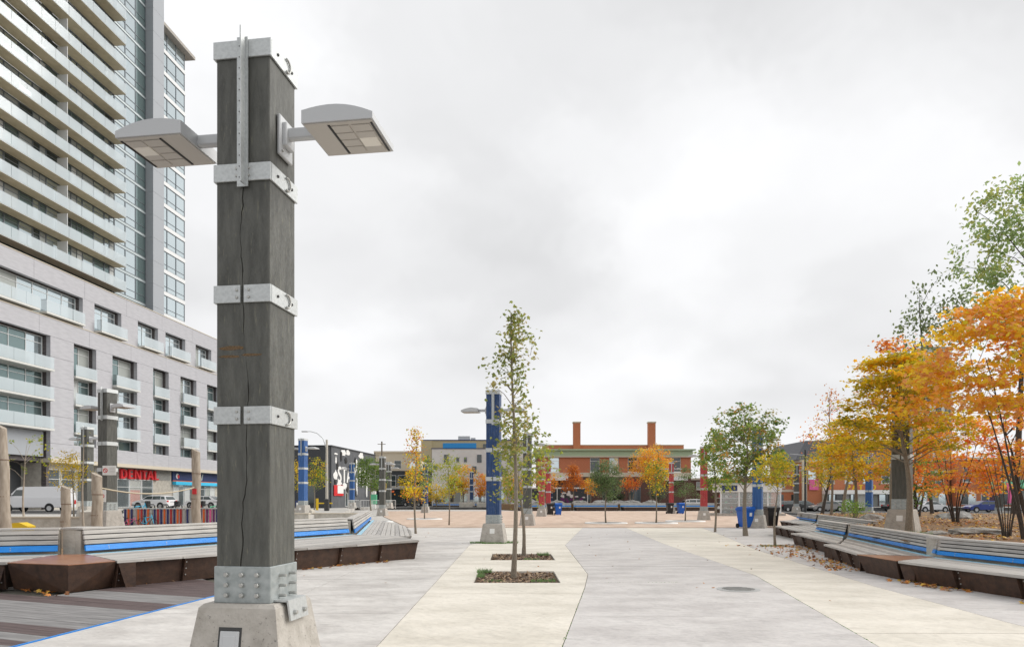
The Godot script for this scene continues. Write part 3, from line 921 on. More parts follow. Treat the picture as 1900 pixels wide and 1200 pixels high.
	leaf_cloud(t, "crown", spots, o.get("leaf", "maple" if at.z > -35.0 else "oval"), "leaf")
	return t

func grass_patch(at: Vector3, size: Vector2, n: int, hgt: float, parent: Node, called := "grass") -> Node:
	var b := MB.new()
	for i in n:
		var p := at + Vector3(rng.randf_range(-0.5, 0.5) * size.x, 0, rng.randf_range(-0.5, 0.5) * size.y)
		var a := rng.randf() * TAU
		var w := Vector3(cos(a), 0, sin(a)) * 0.006
		var l := Vector3(rng.randfn() * 0.35, 1.0, rng.randfn() * 0.35) * hgt * rng.randf_range(0.5, 1.2)
		b.tri(p - w, p + l, p + w)
		b.tri(p - w * 0.6 + l * 0.02, p + l * 0.7 + w * 6.0, p + w)
	var o := part(parent, called if parent != self else named(called), b.mesh(), M.grass)
	if parent == self:
		o.set_meta("kind", "stuff")
	return o

func ring_mesh(radius: float, thick: float, seg := 20) -> ArrayMesh:
	var b := MB.new()
	var p := []
	var r := []
	for i in seg + 1:
		p.append(Vector3(cos(TAU * i / seg) * radius, sin(TAU * i / seg) * radius, 0))
		r.append(thick)
	b.tube(p, r, 6, false)
	return b.mesh()

func bicycle(label: String, at: Vector3, turn: float, frame: String, size := 1.0, basket := false) -> void:
	var t := thing("bicycle", label, "bicycle", at, turn, "bicycles by the play area")
	t.scale = Vector3.ONE * size
	for x in [-0.52, 0.52]:
		var w := part(t, "wheel", ring_mesh(0.31, 0.02), M.tyre, Vector3(x, 0.33, 0))
		var s := MB.new()
		for i in 6:
			var a := PI * i / 6
			s.tube([Vector3(cos(a), sin(a), 0) * 0.3, Vector3(cos(a), sin(a), 0) * -0.3], [0.004, 0.004], 4, false)
		part(w, "spokes", s.mesh(), M.rim)
	var b := MB.new()
	for l in [[[-0.52, 0.33], [-0.1, 0.3]], [[-0.1, 0.3], [-0.22, 0.75]], [[-0.52, 0.33], [-0.2, 0.68]], [[-0.1, 0.3], [0.34, 0.74]], [[-0.2, 0.68], [0.34, 0.76]], [[0.52, 0.33], [0.34, 0.9]]]:
		b.tube([Vector3(l[0][0], l[0][1], 0), Vector3(l[1][0], l[1][1], 0)], [0.022, 0.022], 6)
	part(t, "frame", b.mesh(), M[frame])
	part(t, "saddle", boxm(Vector3(0.24, 0.06, 0.12), 0.025), M.black, Vector3(-0.24, 0.8, 0))
	b = MB.new()
	b.tube([Vector3(0.28, 0.96, -0.27), Vector3(0.36, 0.96, -0.1), Vector3(0.36, 0.96, 0.1), Vector3(0.28, 0.96, 0.27)], [0.014, 0.014, 0.014, 0.014], 6)
	part(t, "handlebar", b.mesh(), M.black)
	if basket:
		part(t, "front_basket", boxm(Vector3(0.2, 0.3, 0.3), 0.03), M.black, Vector3(0.5, 0.86, 0))

func bin(label: String, at: Vector3, turn: float, m: String, lid_open := 0.0) -> void:
	var t := thing("wheeled_bin", label, "bin", at, turn, "wheeled bins on the plaza")
	var b := MB.new()
	var p := []
	for r in [[0.05, 0.24, 0.27], [0.95, 0.31, 0.37]]:
		for q in [[-1, -1], [1, -1], [1, 1], [-1, 1]]:
			p.append(Vector3(q[0] * r[1], r[0], q[1] * r[2]))
	b.hexa(p)
	b.bev(Vector3(0, 0.93, 0), Vector3(0.68, 0.06, 0.80), 0.015)
	part(t, "body", b.mesh(), M[m])
	b = MB.new()
	b.extrude(poly([[-0.41, 0.0], [0.41, 0.0], [0.42, 0.05], [0.2, 0.16], [-0.25, 0.17], [-0.41, 0.09]]), -0.35, 0.35, Transform3D(Basis(Vector3.UP, PI / 2), Vector3(0, 0.965, 0)))
	part(t, "lid", b.mesh(), M[m])
	for x in [-0.29, 0.29]:
		var wm := MB.new()
		wm.lathe([[0.0, -0.03], [0.12, -0.03], [0.12, 0.03], [0.0, 0.03]], 14, Vector3.ZERO, Basis(Vector3.BACK, PI / 2))
		part(t, "wheel", wm.mesh(), M.tyre, Vector3(x, 0.12, -0.3))
	part(t, "handle", boxm(Vector3(0.5, 0.035, 0.035), 0.01), M[m], Vector3(0, 0.98, -0.45))
	part(t, "sticker", boxm(Vector3(0.14, 0.18, 0.006)), M.white_paint, Vector3(0.1, 0.72, 0.348), Basis(Vector3.RIGHT, atan2(0.1, 0.9)))

func wheel_mesh() -> ArrayMesh:
	if not meshes.has("wheel"):
		var b := MB.new()
		b.lathe([[0.20, -0.10], [0.30, -0.105], [0.325, -0.07], [0.325, 0.07], [0.30, 0.105], [0.20, 0.10]], 20, Vector3.ZERO, Basis(Vector3.RIGHT, PI / 2))
		meshes["wheel"] = b.mesh()
		b = MB.new()
		b.lathe([[0.0, -0.08], [0.205, -0.085], [0.205, 0.085], [0.05, 0.08], [0.0, 0.09]], 14, Vector3.ZERO, Basis(Vector3.RIGHT, PI / 2))
		meshes["rim"] = b.mesh()
	return meshes["wheel"]

func car(label: String, at: Vector3, turn: float, m: String, kind := "hatch", group := "cars parked along the street") -> void:
	var t := thing("parked_car" if kind != "van" else "cargo_van", label, "car" if kind != "van" else "van", at, turn, group)
	var low: Array
	var house: Array
	var hw := 0.89
	var wx := [-1.32, 1.36]
	match kind:
		"sedan":
			low = [[-2.25, 0.32], [-2.28, 0.72], [-2.15, 0.95], [-1.4, 1.0], [0.9, 0.97], [1.75, 0.86], [2.2, 0.68], [2.28, 0.32]]
			house = [[-1.75, 0.98], [-1.05, 1.36], [-0.3, 1.44], [0.35, 1.38], [1.15, 0.95]]
		"van":
			hw = 1.0
			wx = [-1.75, 1.75]
			low = [[-2.8, 0.38], [-2.82, 1.0], [-2.78, 1.32], [1.35, 1.30], [2.55, 1.1], [2.8, 0.85], [2.82, 0.38]]
			house = [[-2.76, 1.30], [-2.62, 2.08], [-2.3, 2.15], [0.75, 2.12], [1.0, 2.02], [1.75, 1.28]]
		_:
			low = [[-2.05, 0.32], [-2.1, 0.72], [-2.02, 0.98], [-1.4, 1.02], [0.8, 0.99], [1.65, 0.9], [2.05, 0.72], [2.12, 0.32]]
			house = [[-2.0, 0.97], [-1.72, 1.36], [-1.2, 1.47], [-0.2, 1.5], [0.3, 1.44], [1.15, 0.97]]
	var b := MB.new()
	b.extrude(poly(low), -hw + 0.05, hw - 0.05)
	var slim := []
	for q in low:
		slim.append([q[0] * 0.965, lerpf(0.62, q[1], 0.86)])
	b.extrude(poly(slim), -hw, -hw + 0.05)
	b.extrude(poly(slim), hw - 0.05, hw)
	var body := part(t, "body", b.mesh(), M[m])
	var y0: float = 0.97 if kind != "van" else 1.30
	var y1: float = 1.5 if kind != "van" else 2.15
	var half := func(y: float) -> float: return lerpf(hw - 0.06, hw - (0.27 if kind != "van" else 0.13), clampf((y - y0) / (y1 - y0), 0, 1))
	b = MB.new()
	var mid := Vector3((house[0][0] + house[-1][0]) / 2.0, (y0 + y1) / 2, 0)
	for i in house.size():
		var a: Array = house[i]
		var c: Array = house[(i + 1) % house.size()]
		var ha: float = half.call(a[1])
		var hc: float = half.call(c[1])
		b.face([Vector3(a[0], a[1], -ha), Vector3(c[0], c[1], -hc), Vector3(c[0], c[1], hc), Vector3(a[0], a[1], ha)], mid)
	for s in [-1.0, 1.0]:
		var f := []
		for q in house:
			f.append(Vector3(q[0], q[1], s * half.call(q[1])))
		b.face(f, mid)
	part(t, "cabin", b.mesh(), M[m])
	# panes, a little proud of the cabin
	var pane := func(x0: float, x1: float, ya: float, yb: float, xa: float, xb: float) -> void:
		for s in [-1.0, 1.0]:
			var g := MB.new()
			var pts := []
			for dz in [0.0, 0.008]:
				for q in [[x0, ya], [x1, ya], [xb, yb], [xa, yb]]:
					pts.append(Vector3(q[0], q[1], s * (half.call(q[1]) + 0.001 + dz)))
			g.hexa(pts)
			part(t, "side_window", g.mesh(), M.glass_dark)
	if kind == "van":
		pane.call(0.55, 1.42, 1.36, 1.86, 0.55, 1.1)
	elif kind == "sedan":
		pane.call(-0.25, 0.88, 1.02, 1.34, -0.25, 0.36)
		pane.call(-1.3, -0.31, 1.02, 1.34, -0.92, -0.31)
	else:
		pane.call(-0.25, 0.88, 1.04, 1.39, -0.25, 0.30)
		pane.call(-1.25, -0.31, 1.04, 1.39, -1.2, -0.31)
		pane.call(-1.8, -1.31, 1.06, 1.34, -1.62, -1.27)
	for e in [[house[-1], house[-2]], [house[0], house[1]]]:
		if kind == "van" and e[0] == house[0]:
			continue
		var g := MB.new()
		var lo := Vector2(e[0][0], e[0][1]).lerp(Vector2(e[1][0], e[1][1]), 0.08)
		var hi := Vector2(e[0][0], e[0][1]).lerp(Vector2(e[1][0], e[1][1]), 0.92)
		var nn := (hi - lo).orthogonal().normalized() * 0.009
		if (nn.x > 0) != (lo.x > 0):
			nn = -nn
		var pts := []
		for k in [0.1, 1.0]:
			for q in [[lo, -1], [lo, 1], [hi, 1], [hi, -1]]:
				var z: float = (half.call(q[0].y) - 0.07) * q[1]
				pts.append(Vector3(q[0].x + nn.x * k, q[0].y + nn.y * k, z))
		g.hexa(pts)
		part(t, "windscreen" if e[0] == house[-1] else "rear_window", g.mesh(), M.glass_dark)
	for x in wx:
		for s in [-1.0, 1.0]:
			var arch := MB.new()
			arch.lathe([[0.0, -0.02], [0.39, -0.02], [0.39, 0.012], [0.0, 0.012]], 18, Vector3(x, 0.36, s * hw), Basis(Vector3.RIGHT, PI / 2))
			part(body, "wheel_arch", arch.mesh(), M.black)
			var w := part(t, "wheel", wheel_mesh(), M.tyre, Vector3(x, 0.325, s * (hw - 0.075)))
			part(w, "rim", meshes["rim"], M.rim, Vector3(0, 0, s * 0.028))
	var fx: float = low[-2][0]
	var rx: float = low[1][0]
	for s in [-1.0, 1.0]:
		part(t, "headlight", boxm(Vector3(0.14, 0.13, 0.36), 0.03), M.lamp_clear, Vector3(fx - 0.02, low[-2][1] - 0.02, s * (hw - 0.26)))
		part(t, "tail_light", boxm(Vector3(0.12, 0.2 if kind != "van" else 0.4, 0.26), 0.03), M.lamp_red, Vector3(rx + 0.05, 0.84, s * (hw - 0.2)))
		part(t, "mirror", boxm(Vector3(0.14, 0.13, 0.2), 0.03), M[m] if kind != "van" else M.black, Vector3(0.85 if kind != "van" else 1.5, 1.05 if kind != "van" else 1.42, s * (hw + 0.08)))
		for x in ([-0.28] if kind != "van" else [0.45]):
			part(t, "door_handle", boxm(Vector3(0.16, 0.035, 0.02), 0.008), M.black if kind == "van" else M.rim, Vector3(x, low[3][1] - 0.12, s * (hw + 0.005)))
	part(t, "bumper", boxm(Vector3(0.1, 0.18, hw * 1.8), 0.03), M.black if kind != "van" else M.grey_paint, Vector3(low[-1][0], 0.42, 0))

func text(parent: Node, words: String, h: float, mat_: Material, at: Vector3, b := Basis(), stretch := 1.0, deep := 0.1, called := "lettering", bold := true) -> MeshInstance3D:
	var f := SystemFont.new()
	f.font_names = PackedStringArray(["Droid Sans"])
	f.font_weight = 700 if bold else 400
	var tm := TextMesh.new()
	tm.font = f
	tm.text = words
	tm.font_size = 64
	tm.pixel_size = h / 46.0
	tm.depth = deep
	var o := part(parent, called, tm, mat_, at, b.scaled_local(Vector3(stretch, 1, 1)))
	return o

func log_post(label: String, at: Vector3, r: float, h: float, lean: float) -> void:
	var t := thing("log_post", label, "post", at, 0.0, "peeled logs in the play area")
	var b := MB.new()
	var p := []
	var rr := []
	for i in 7:
		p.append(Vector3(lean * i / 6.0 + 0.02 * sin(i * 2.0), h * i / 6.0, 0))
		rr.append(r * lerpf(1.06, 0.92, i / 6.0))
	b.tube(p, rr, 14)
	part(t, "log", b.mesh(), M.peeled_log)
	# slanting cut top
	b = MB.new()
	var pts := []
	for i in 14:
		var a := TAU * i / 14
		pts.append(Vector3(cos(a) * r * 0.92, 0.0, sin(a) * r * 0.92))
	for i in 14:
		var q: Vector3 = pts[i]
		var s: Vector3 = pts[(i + 1) % 14]
		var u := Vector3(0, 0.5 * (r - q.x), 0)
		var w := Vector3(0, 0.5 * (r - s.x), 0)
		b.face([q, s, s + w, q + u], Vector3(0, 0, 0))
		b.face([Vector3(0, 0.5 * r, 0), q + u, s + w], Vector3(0, -1, 0))
	part(t, "cut_top", b.mesh(), M.peeled_log, Vector3(lean + 0.02 * sin(12.0), h, 0))
	for y in [0.45, 0.75]:
		b = MB.new()
		b.lathe([[r * 1.005, -0.012], [r * 1.03, 0.0], [r * 1.005, 0.012]], 14)
		part(t, "groove_ring", b.mesh(), M.brown_cap, Vector3(lean * y + 0.02 * sin(y * 12.0), h * y, 0))

func window_unit(parent: Node, at: Vector3, w: float, h: float, cols: int, transom: float, fr: String, gl: String) -> void:
	# lies in local xy, facing +z; at is the middle
	var key := "win%.3f|%.3f|%d|%.2f" % [w, h, cols, transom]
	if not meshes.has(key):
		var b := MB.new()
		var e := 0.06
		b.box(Vector3(0, h / 2 - e / 2, 0.02), Vector3(w, e, 0.1))
		b.box(Vector3(0, -h / 2 + e / 2, 0.02), Vector3(w, e, 0.1))
		for i in cols + 1:
			b.box(Vector3(lerpf(-w / 2 + e / 2, w / 2 - e / 2, float(i) / cols), 0, 0.02), Vector3(e, h - 2 * e, 0.098))
		if transom > 0.0:
			b.box(Vector3(0, -h / 2 + transom * h, 0.021), Vector3(w - 2 * e, 0.05, 0.09))
		meshes[key] = b.mesh()
	var f := part(parent, "window", meshes[key], M[fr], at)
	for i in cols:
		var g: Material = M[gl]
		if fr == "frame_white" or cols == 2:
			var dice := rng.randf()
			g = M.added_blind if dice < 0.12 else (M.added_curtain if dice < 0.3 else (M.glass if dice < 0.5 else g))  # some panes swapped for added paler ones to brighten the dark glazing
		var pw := (w - 0.06) / cols - 0.05
		part(f, "pane", boxm(Vector3(pw, h - 0.11, 0.02)), g, Vector3(-w / 2 + 0.03 + (i + 0.5) * (w - 0.06) / cols, 0, 0))

func condo() -> void:
	# local x runs away from the camera along the front, z points out to the plaza
	var t := thing("condominium_building", "tall grey brick condominium block with glass tower and rows of balconies", "building", W(-46.85, 72.0), PI / 2 - 0.0908)
	var floors := [8.4, 11.4, 14.4]
	var opens := [[-16.0, 0.1], [3.5, 7.0], [9.8, 14.4], [17.7, 21.1], [23.9, 27.9], [30.8, 34.2], [36.6, 40.6], [43.2, 46.4]]
	var end := 49.0
	# brick skin of the lower block: panels between the openings, joints left open
	for k in opens.size():
		var s0: float = opens[k][1]
		var s1: float = opens[k + 1][0] if k + 1 < opens.size() else end
		var ys := [5.65, 7.2, 10.0, 13.0, 16.0, 18.05]
		for j in ys.size() - 1:
			bx(t, "wall_panel", Vector3(s0 + 0.015, ys[j] + 0.012, -0.45), Vector3(s1 - 0.015, ys[j + 1] - 0.012, 0), M.condo_brick)
		if k > 0:
			bx(t, "wall_panel", Vector3(opens[k][0] - 0.0, 5.662, -0.45), Vector3(opens[k][1] + 0.0, 7.18, -0.003), M.condo_brick)
	var s := -16.0
	while s < end - 0.1:
		var s2 := minf(s + 7.3, end)
		bx(t, "wall_panel", Vector3(s + 0.012, 18.06, -0.45), Vector3(s2 - 0.012, 19.85, 0.004), M.condo_brick)
		bx(t, "wall_panel", Vector3(s + 0.012, 23.42, -1.0), Vector3(s2 - 0.012, 25.35, -0.55), M.condo_brick)
		bx(t, "coping", Vector3(s, 25.35, -1.05), Vector3(s2 - 0.006, 25.43, -0.50), M.stone_trim)
		bx(t, "coping", Vector3(s, 19.85, -1.05), Vector3(s2 - 0.006, 19.93, 0.05), M.stone_trim)
		s = s2
	bx(t, "core", Vector3(-16, 5.3, -26), Vector3(end, 19.9, -0.98), M.condo_dark)
	bx(t, "core", Vector3(-16, 19.9, -26), Vector3(end, 25.3, -1.5), M.condo_dark)
	# lower openings: windows set back, balconies with frosted guards
	for k in opens.size():
		var a: float = maxf(opens[k][0], -13.0)
		var b: float = opens[k][1]
		var w := b - a
		if k > 0:
			bx(t, "reveal", Vector3(b - 0.0, 7.2, -0.97), Vector3(b + 0.2, 18.05, -0.455), M.condo_dark)
		else:
			bx(t, "reveal", Vector3(b + 0.0, 0.45, -0.97), Vector3(b + 0.4, 18.05, -0.455), M.condo_dark)
		for j in 4:
			var y0: float = [7.2, 8.62, 11.62, 14.62][j]
			var y1: float = [8.4, 11.4, 14.4, 18.0][j]
			var n := 2 if w < 6 else 6
			window_unit(t, Vector3((a + b) / 2, (y0 + y1) / 2, -0.9), w - 0.1, y1 - y0 - 0.06, n, 0.0 if j == 0 else 0.78, "frame_white", "glass_green")
		var proud := 0.5 if k % 2 == 0 else 0.2
		for y in floors:
			var slab := bx(t, "balcony", Vector3(a + 0.03, y, -0.9), Vector3(b - 0.03, y + 0.2, proud), M.slab_edge)
			var n := 1 if w < 6 else 5
			for i in n:
				var pw := (w - 0.1) / n
				part(slab, "guard_panel", boxm(Vector3(pw - 0.03, 1.15, 0.02)), M.guard_glass, Vector3(-w / 2 + 0.05 + pw * (i + 0.5), 0.70, (proud + 0.9) / 2 - 0.03))
			if k % 2 == 0 and k > 0:
				var r := MB.new()
				for i in 6:
					r.box(Vector3(-w / 2 + 0.05, 0.7, (proud + 0.9) / 2 - 0.06 - i * 0.075), Vector3(0.02, 1.1, 0.02))
				r.box(Vector3(-w / 2 + 0.05, 1.25, (proud + 0.9) / 2 - 0.25), Vector3(0.03, 0.03, 0.46))
				part(slab, "railing", r.mesh(), M.dark_steel)
	# dark parking-entry side of the lower block
	bx(t, "entry_soffit", Vector3(-13, 5.8, -6), Vector3(-0.1, 8.3, -0.6), M.fin_grey)
	# upper two storeys
	var up := [[-16.0, 5.6], [7.5, 12.2], [15.4, 19.6], [21.3, 26.0], [28.7, 33.0], [35.2, 39.6], [42.0, 46.4]]
	for k in up.size():
		var a: float = maxf(up[k][0], -13.0)
		var b: float = up[k][1]
		var w := b - a
		var s1: float = up[k + 1][0] if k + 1 < up.size() else end
		bx(t, "wall_panel", Vector3(b + 0.012, 19.95, -1.0), Vector3(s1 - 0.012, 23.40, -0.55), M.condo_brick)
		bx(t, "reveal", Vector3(b + 0.0, 19.95, -1.49), Vector3(b + 0.2, 23.4, -1.005), M.condo_dark)
		window_unit(t, Vector3((a + b) / 2, 21.7, -1.42), w - 0.1, 3.3, 2 if w < 6 else 9, 0.8, "frame_white", "glass")
		var parts := [[a, b]] if w < 6 else [[-7.0, -1.6], [-0.8, 4.9]]
		for q in parts:
			var ww: float = q[1] - q[0]
			var slab := bx(t, "balcony", Vector3(q[0] + 0.03, 20.15, -1.4), Vector3(q[1] - 0.03, 20.35, 0.30), M.slab_edge)
			var n := 1 if ww < 5 else 3
			for i in n:
				part(slab, "guard_panel", boxm(Vector3(ww / n - 0.06, 1.15, 0.02)), M.guard_glass, Vector3(-ww / 2 + ww / n * (i + 0.5), 0.70, 0.82))
			if k % 2 == 1 or w > 6:
				var r := MB.new()
				for i in 6:
					r.box(Vector3(-ww / 2 + 0.05, 0.7, 0.79 - i * 0.1), Vector3(0.02, 1.1, 0.02))
				r.box(Vector3(-ww / 2 + 0.05, 1.25, 0.55), Vector3(0.03, 0.03, 0.6))
				part(slab, "railing", r.mesh(), M.dark_steel)
	# glass tower
	var step := 3.056
	bx(t, "tower_core", Vector3(-22, 25.3, -22), Vector3(22.3, 78, -4.12), M.glass_dark)
	for k in 16:
		var y := 27.15 + step * k
		if y < 70:
			# balcony running the length of the front
			var slab := bx(t, "balcony", Vector3(-22, y, -3.95), Vector3(16.0, y + 0.22, -2.5), M.slab_concrete)
			part(slab, "slab_nosing", boxm(Vector3(38.0, 0.24, 0.03)), M.slab_edge, Vector3(0, 0, 0.742))
			for i in 19:
				part(slab, "guard_panel", boxm(Vector3(1.96, 1.2, 0.02)), M.guard_glass, Vector3(-18.0 + i * 2.0, 0.53, 0.77))
			part(slab, "guard_panel", boxm(Vector3(0.02, 1.2, 1.35)), M.guard_glass, Vector3(18.99, 0.53, 0.0))
			part(slab, "divider", boxm(Vector3(0.06, 2.4, 1.2)), M.frame_white, Vector3(9.0, 1.4, 0.0))
			for i in 10:
				window_unit(t, Vector3(-3.0 + 1.9 * (i + 0.5), y + 0.22 + 1.41, -4.08), 1.9, 2.8, 1 if i % 3 else 2, 0.82, "frame_grey", ["glass_green", "glass_green", "glass_dark", "glass", "added_curtain"][rng.randi() % 5])
		# glazed bay beside the balconies
		for i in 3:
			window_unit(t, Vector3(16.0 + 2.13 * (i + 0.5), y - step + 0.25 + 1.4, -4.06), 2.13, 2.76, 1, 0.34, "frame_grey", "glass_green" if i == 2 else "glass")
		bx(t, "spandrel", Vector3(16.0, y - step - 0.04, -4.1), Vector3(22.39, y - step + 0.245, -4.02), M.spandrel)
		bx(t, "fin_panel", Vector3(22.4, y - step * 1.0 + 0.01, -4.6), Vector3(24.9, y - 0.012, -2.95), M.fin_grey)
		if y < 69:
			for i in 3:
				window_unit(t, Vector3(25.0 + 2.23 * (i + 0.5), y - step + 1.42, -3.96), 2.23, 2.5, 1, 0.28, "frame_grey", "glass")
			bx(t, "spandrel", Vector3(24.95, y - step - 0.38, -4.05), Vector3(31.75, y - step + 0.15, -3.84), M.frame_white)
	bx(t, "wing_core", Vector3(24.92, 25.3, -20), Vector3(31.6, 66.0, -4.07), M.glass_dark)
	bx(t, "wing_roof", Vector3(24.92, 66.3, -20), Vector3(33.0, 66.75, -3.0), M.cast_concrete)
	bx(t, "fin_wall", Vector3(22.45, 25.3, -16), Vector3(24.85, 78, -4.62), M.fin_grey)
	# street level: shop fronts under a pale ledge
	bx(t, "ledge", Vector3(-0.1, 5.25, -1.2), Vector3(end, 5.64, 0.25), M.stone_trim)
	bx(t, "shop_wall", Vector3(0.1, 0.3, -8), Vector3(end, 5.25, -1.0), M.wall_concrete)
	bx(t, "lobby_wall", Vector3(-14, 0.3, -9), Vector3(0.1, 5.3, -3.2), M.charcoal)
	for i in 5:
		window_unit(t, Vector3(-12.5 + i * 2.4, 2.6, -3.15), 2.3, 4.2, 1, 0.62, "frame_grey", "glass_dark")
	var sg := bx(t, "lobby_sign", Vector3(-9.0, 4.9, -3.0), Vector3(-2.2, 5.5, -2.9), M.white_paint)
	part(sg, "sign_strip", boxm(Vector3(1.6, 0.25, 0.02)), M.navy_paint, Vector3(2.2, 0, 0.06))
	for i in 3:
		window_unit(t, Vector3(1.6 + i * 2.3, 2.9, -0.97), 2.1, 3.4, 1, 0.7, "frame_white", "glass")
	bx(t, "shop_doorway", Vector3(9.4, 0.42, -1.1), Vector3(11.7, 3.9, -0.96), M.black)
	var st := bx(t, "stucco_band", Vector3(8.0, 3.95, -1.1), Vector3(23.0, 5.24, -0.95), M.stone)
	for i in 3:
		window_unit(t, Vector3(13.1 + i * 2.4, 2.2, -0.96), 2.34, 3.4, 1, 0.72, "frame_white", "clear_glass")
		bx(t, "window_display", Vector3(12.1 + i * 2.4, 0.6, -1.1), Vector3(14.1 + i * 2.4, 2.6, -0.995), [M.white_paint, M.orange_paint, M.stone_trim][i])
	var let := text(t, "DENTAL", 1.15, M.sign_red, Vector3(16.1, 4.5, -0.78), Basis(), 1.3, 0.25, "dental_lettering")
	let.set_meta("label", "red raised DENTAL shop letters")
	var nv := bx(t, "shop_sign", Vector3(23.4, 3.9, -1.0), Vector3(36.0, 5.2, -0.8), M.sign_navy)
	part(nv, "orange_stripe", boxm(Vector3(12.6, 0.12, 0.02)), M.orange_paint, Vector3(0, -0.60, 0.105))
	part(nv, "blue_valance", boxm(Vector3(12.4, 0.45, 0.5)), M.sky_blue, Vector3(0, -0.9, 0.25))
	var d := MB.new()
	d.lathe([[0.0, 0.0], [0.36, 0.0], [0.36, 0.03], [0.0, 0.03]], 20, Vector3.ZERO, Basis(Vector3.RIGHT, PI / 2))
	part(nv, "round_logo", d.mesh(), M.white_paint, Vector3(-5.2, 0.05, 0.1))
	d = MB.new()
	d.lathe([[0.0, 0.0], [0.26, 0.0], [0.26, 0.03], [0.0, 0.03]], 20, Vector3.ZERO, Basis(Vector3.RIGHT, PI / 2))
	part(nv, "round_logo_heart", d.mesh(), M.sign_red, Vector3(-5.02, 0.0, 0.125))
	text(nv, "W", 0.9, M.spandrel, Vector3(0.6, 0.05, 0.12), Basis(), 1.5, 0.03, "sign_letter")
	for i in 4:
		window_unit(t, Vector3(25.0 + i * 2.8, 2.0, -0.97), 2.6, 3.0, 2, 0.8, "frame_white", "glass")

func brick_building() -> void:
	var t := thing("brick_building", "low orange brick building with two tall chimneys and a green cornice", "building", W(15.65, 108.0))
	var hw := 11.55
	bx(t, "lower_wall", Vector3(-hw, 0.2, -14), Vector3(hw, 4.85, 0), M.brick_dark)
	bx(t, "upper_wall", Vector3(-hw, 5.5, -14), Vector3(hw, 8.0, -0.25), M.brick)
	bx(t, "string_course", Vector3(-hw - 0.1, 4.85, -14), Vector3(hw + 0.1, 5.5, 0.15), M.stone_trim)
	bx(t, "cornice", Vector3(-hw - 0.2, 8.0, -14), Vector3(hw + 0.2, 8.85, 0.25), M.copper_green)
	bx(t, "cornice_lip", Vector3(-hw - 0.6, 8.85, -14), Vector3(hw + 0.6, 9.05, 0.7), M.copper_green)
	bx(t, "cornice_foot", Vector3(-hw - 0.25, 7.82, -14), Vector3(hw + 0.25, 8.0, 0.3), M.stone_trim)
	bx(t, "parapet", Vector3(-hw + 0.8, 9.05, -13), Vector3(hw - 0.9, 9.72, -0.8), M.brick)
	bx(t, "parapet_cap", Vector3(-hw + 0.75, 9.72, -13), Vector3(hw - 0.85, 9.8, -0.75), M.stone_trim)
	# piers between the window bays
	var wins := [-9.2, -3.05, -0.15, 2.7, 6.2, 9.3]
	var edge := -hw
	for i in wins.size():
		bx(t, "brick_pier", Vector3(edge, 5.502, -0.25), Vector3(wins[i] - 0.75, 7.8, -0.02), M.brick)
		edge = wins[i] + 0.75
		window_unit(t, Vector3(wins[i], 6.7, -0.2), 1.42, 2.15, 1, 0.76, "white_paint", "glass_dark" if i % 2 else "glass")
		bx(t, "sill", Vector3(wins[i] - 0.75, 5.5, -0.2), Vector3(wins[i] + 0.75, 5.62, 0.1), M.white_paint)
	bx(t, "brick_pier", Vector3(edge, 5.502, -0.25), Vector3(hw, 7.8, -0.02), M.brick)
	for x in [-9.0, 9.0]:
		bx(t, "canopy", Vector3(x - 1.8, 4.3, 0), Vector3(x + 1.8, 4.85, 1.2), M.white_paint)
	for x in [-4.5, -1.0, 3.0]:
		window_unit(t, Vector3(x, 2.4, 0.03), 1.8, 2.6, 2, 0.7, "frame_grey", "glass_dark")
	for x in [-5.75, 5.7]:
		var c := bx(t, "chimney", Vector3(x - 0.54, 9.06, -1.3), Vector3(x + 0.54, 13.1, -0.3), M.brick_orange)
		part(c, "chimney_cap", boxm(Vector3(1.26, 0.22, 1.2), 0.03), M.stone_trim, Vector3(0, 2.1, 0))
	# framed mural hoarding in front of the left corner
	var m := thing("mural_hoarding", "dark hoarding with a pale frame before the brick building", "hoarding", W(8.6, 104.0))
	bx(m, "board", Vector3(-6.4, 0.3, -0.05), Vector3(2.4, 3.0, 0.05), M.charcoal)
	bx(m, "top_rail", Vector3(-6.5, 3.0, -0.1), Vector3(2.5, 3.2, 0.1), M.white_paint)
	for x in [-6.45, -2.0, 2.45]:
		bx(m, "post", Vector3(x - 0.06, 0.25, 0.06), Vector3(x + 0.06, 3.0, 0.14), M.white_paint)
	for i in 26:
		var q := Vector2(rng.randf_range(-1.4, 2.0), rng.randf_range(0.9, 2.5))
		var bl := MB.new()
		bl.blob(Vector3.ZERO, Vector3(rng.randf_range(0.12, 0.3), rng.randf_range(0.1, 0.22), 0.02), i, 0.5, 9, 5, -1.0)
		part(m, "painted_petal", bl.mesh(), M.render_white if q.y > 1.7 else M.purple_paint, Vector3(q.x, q.y, 0.055))

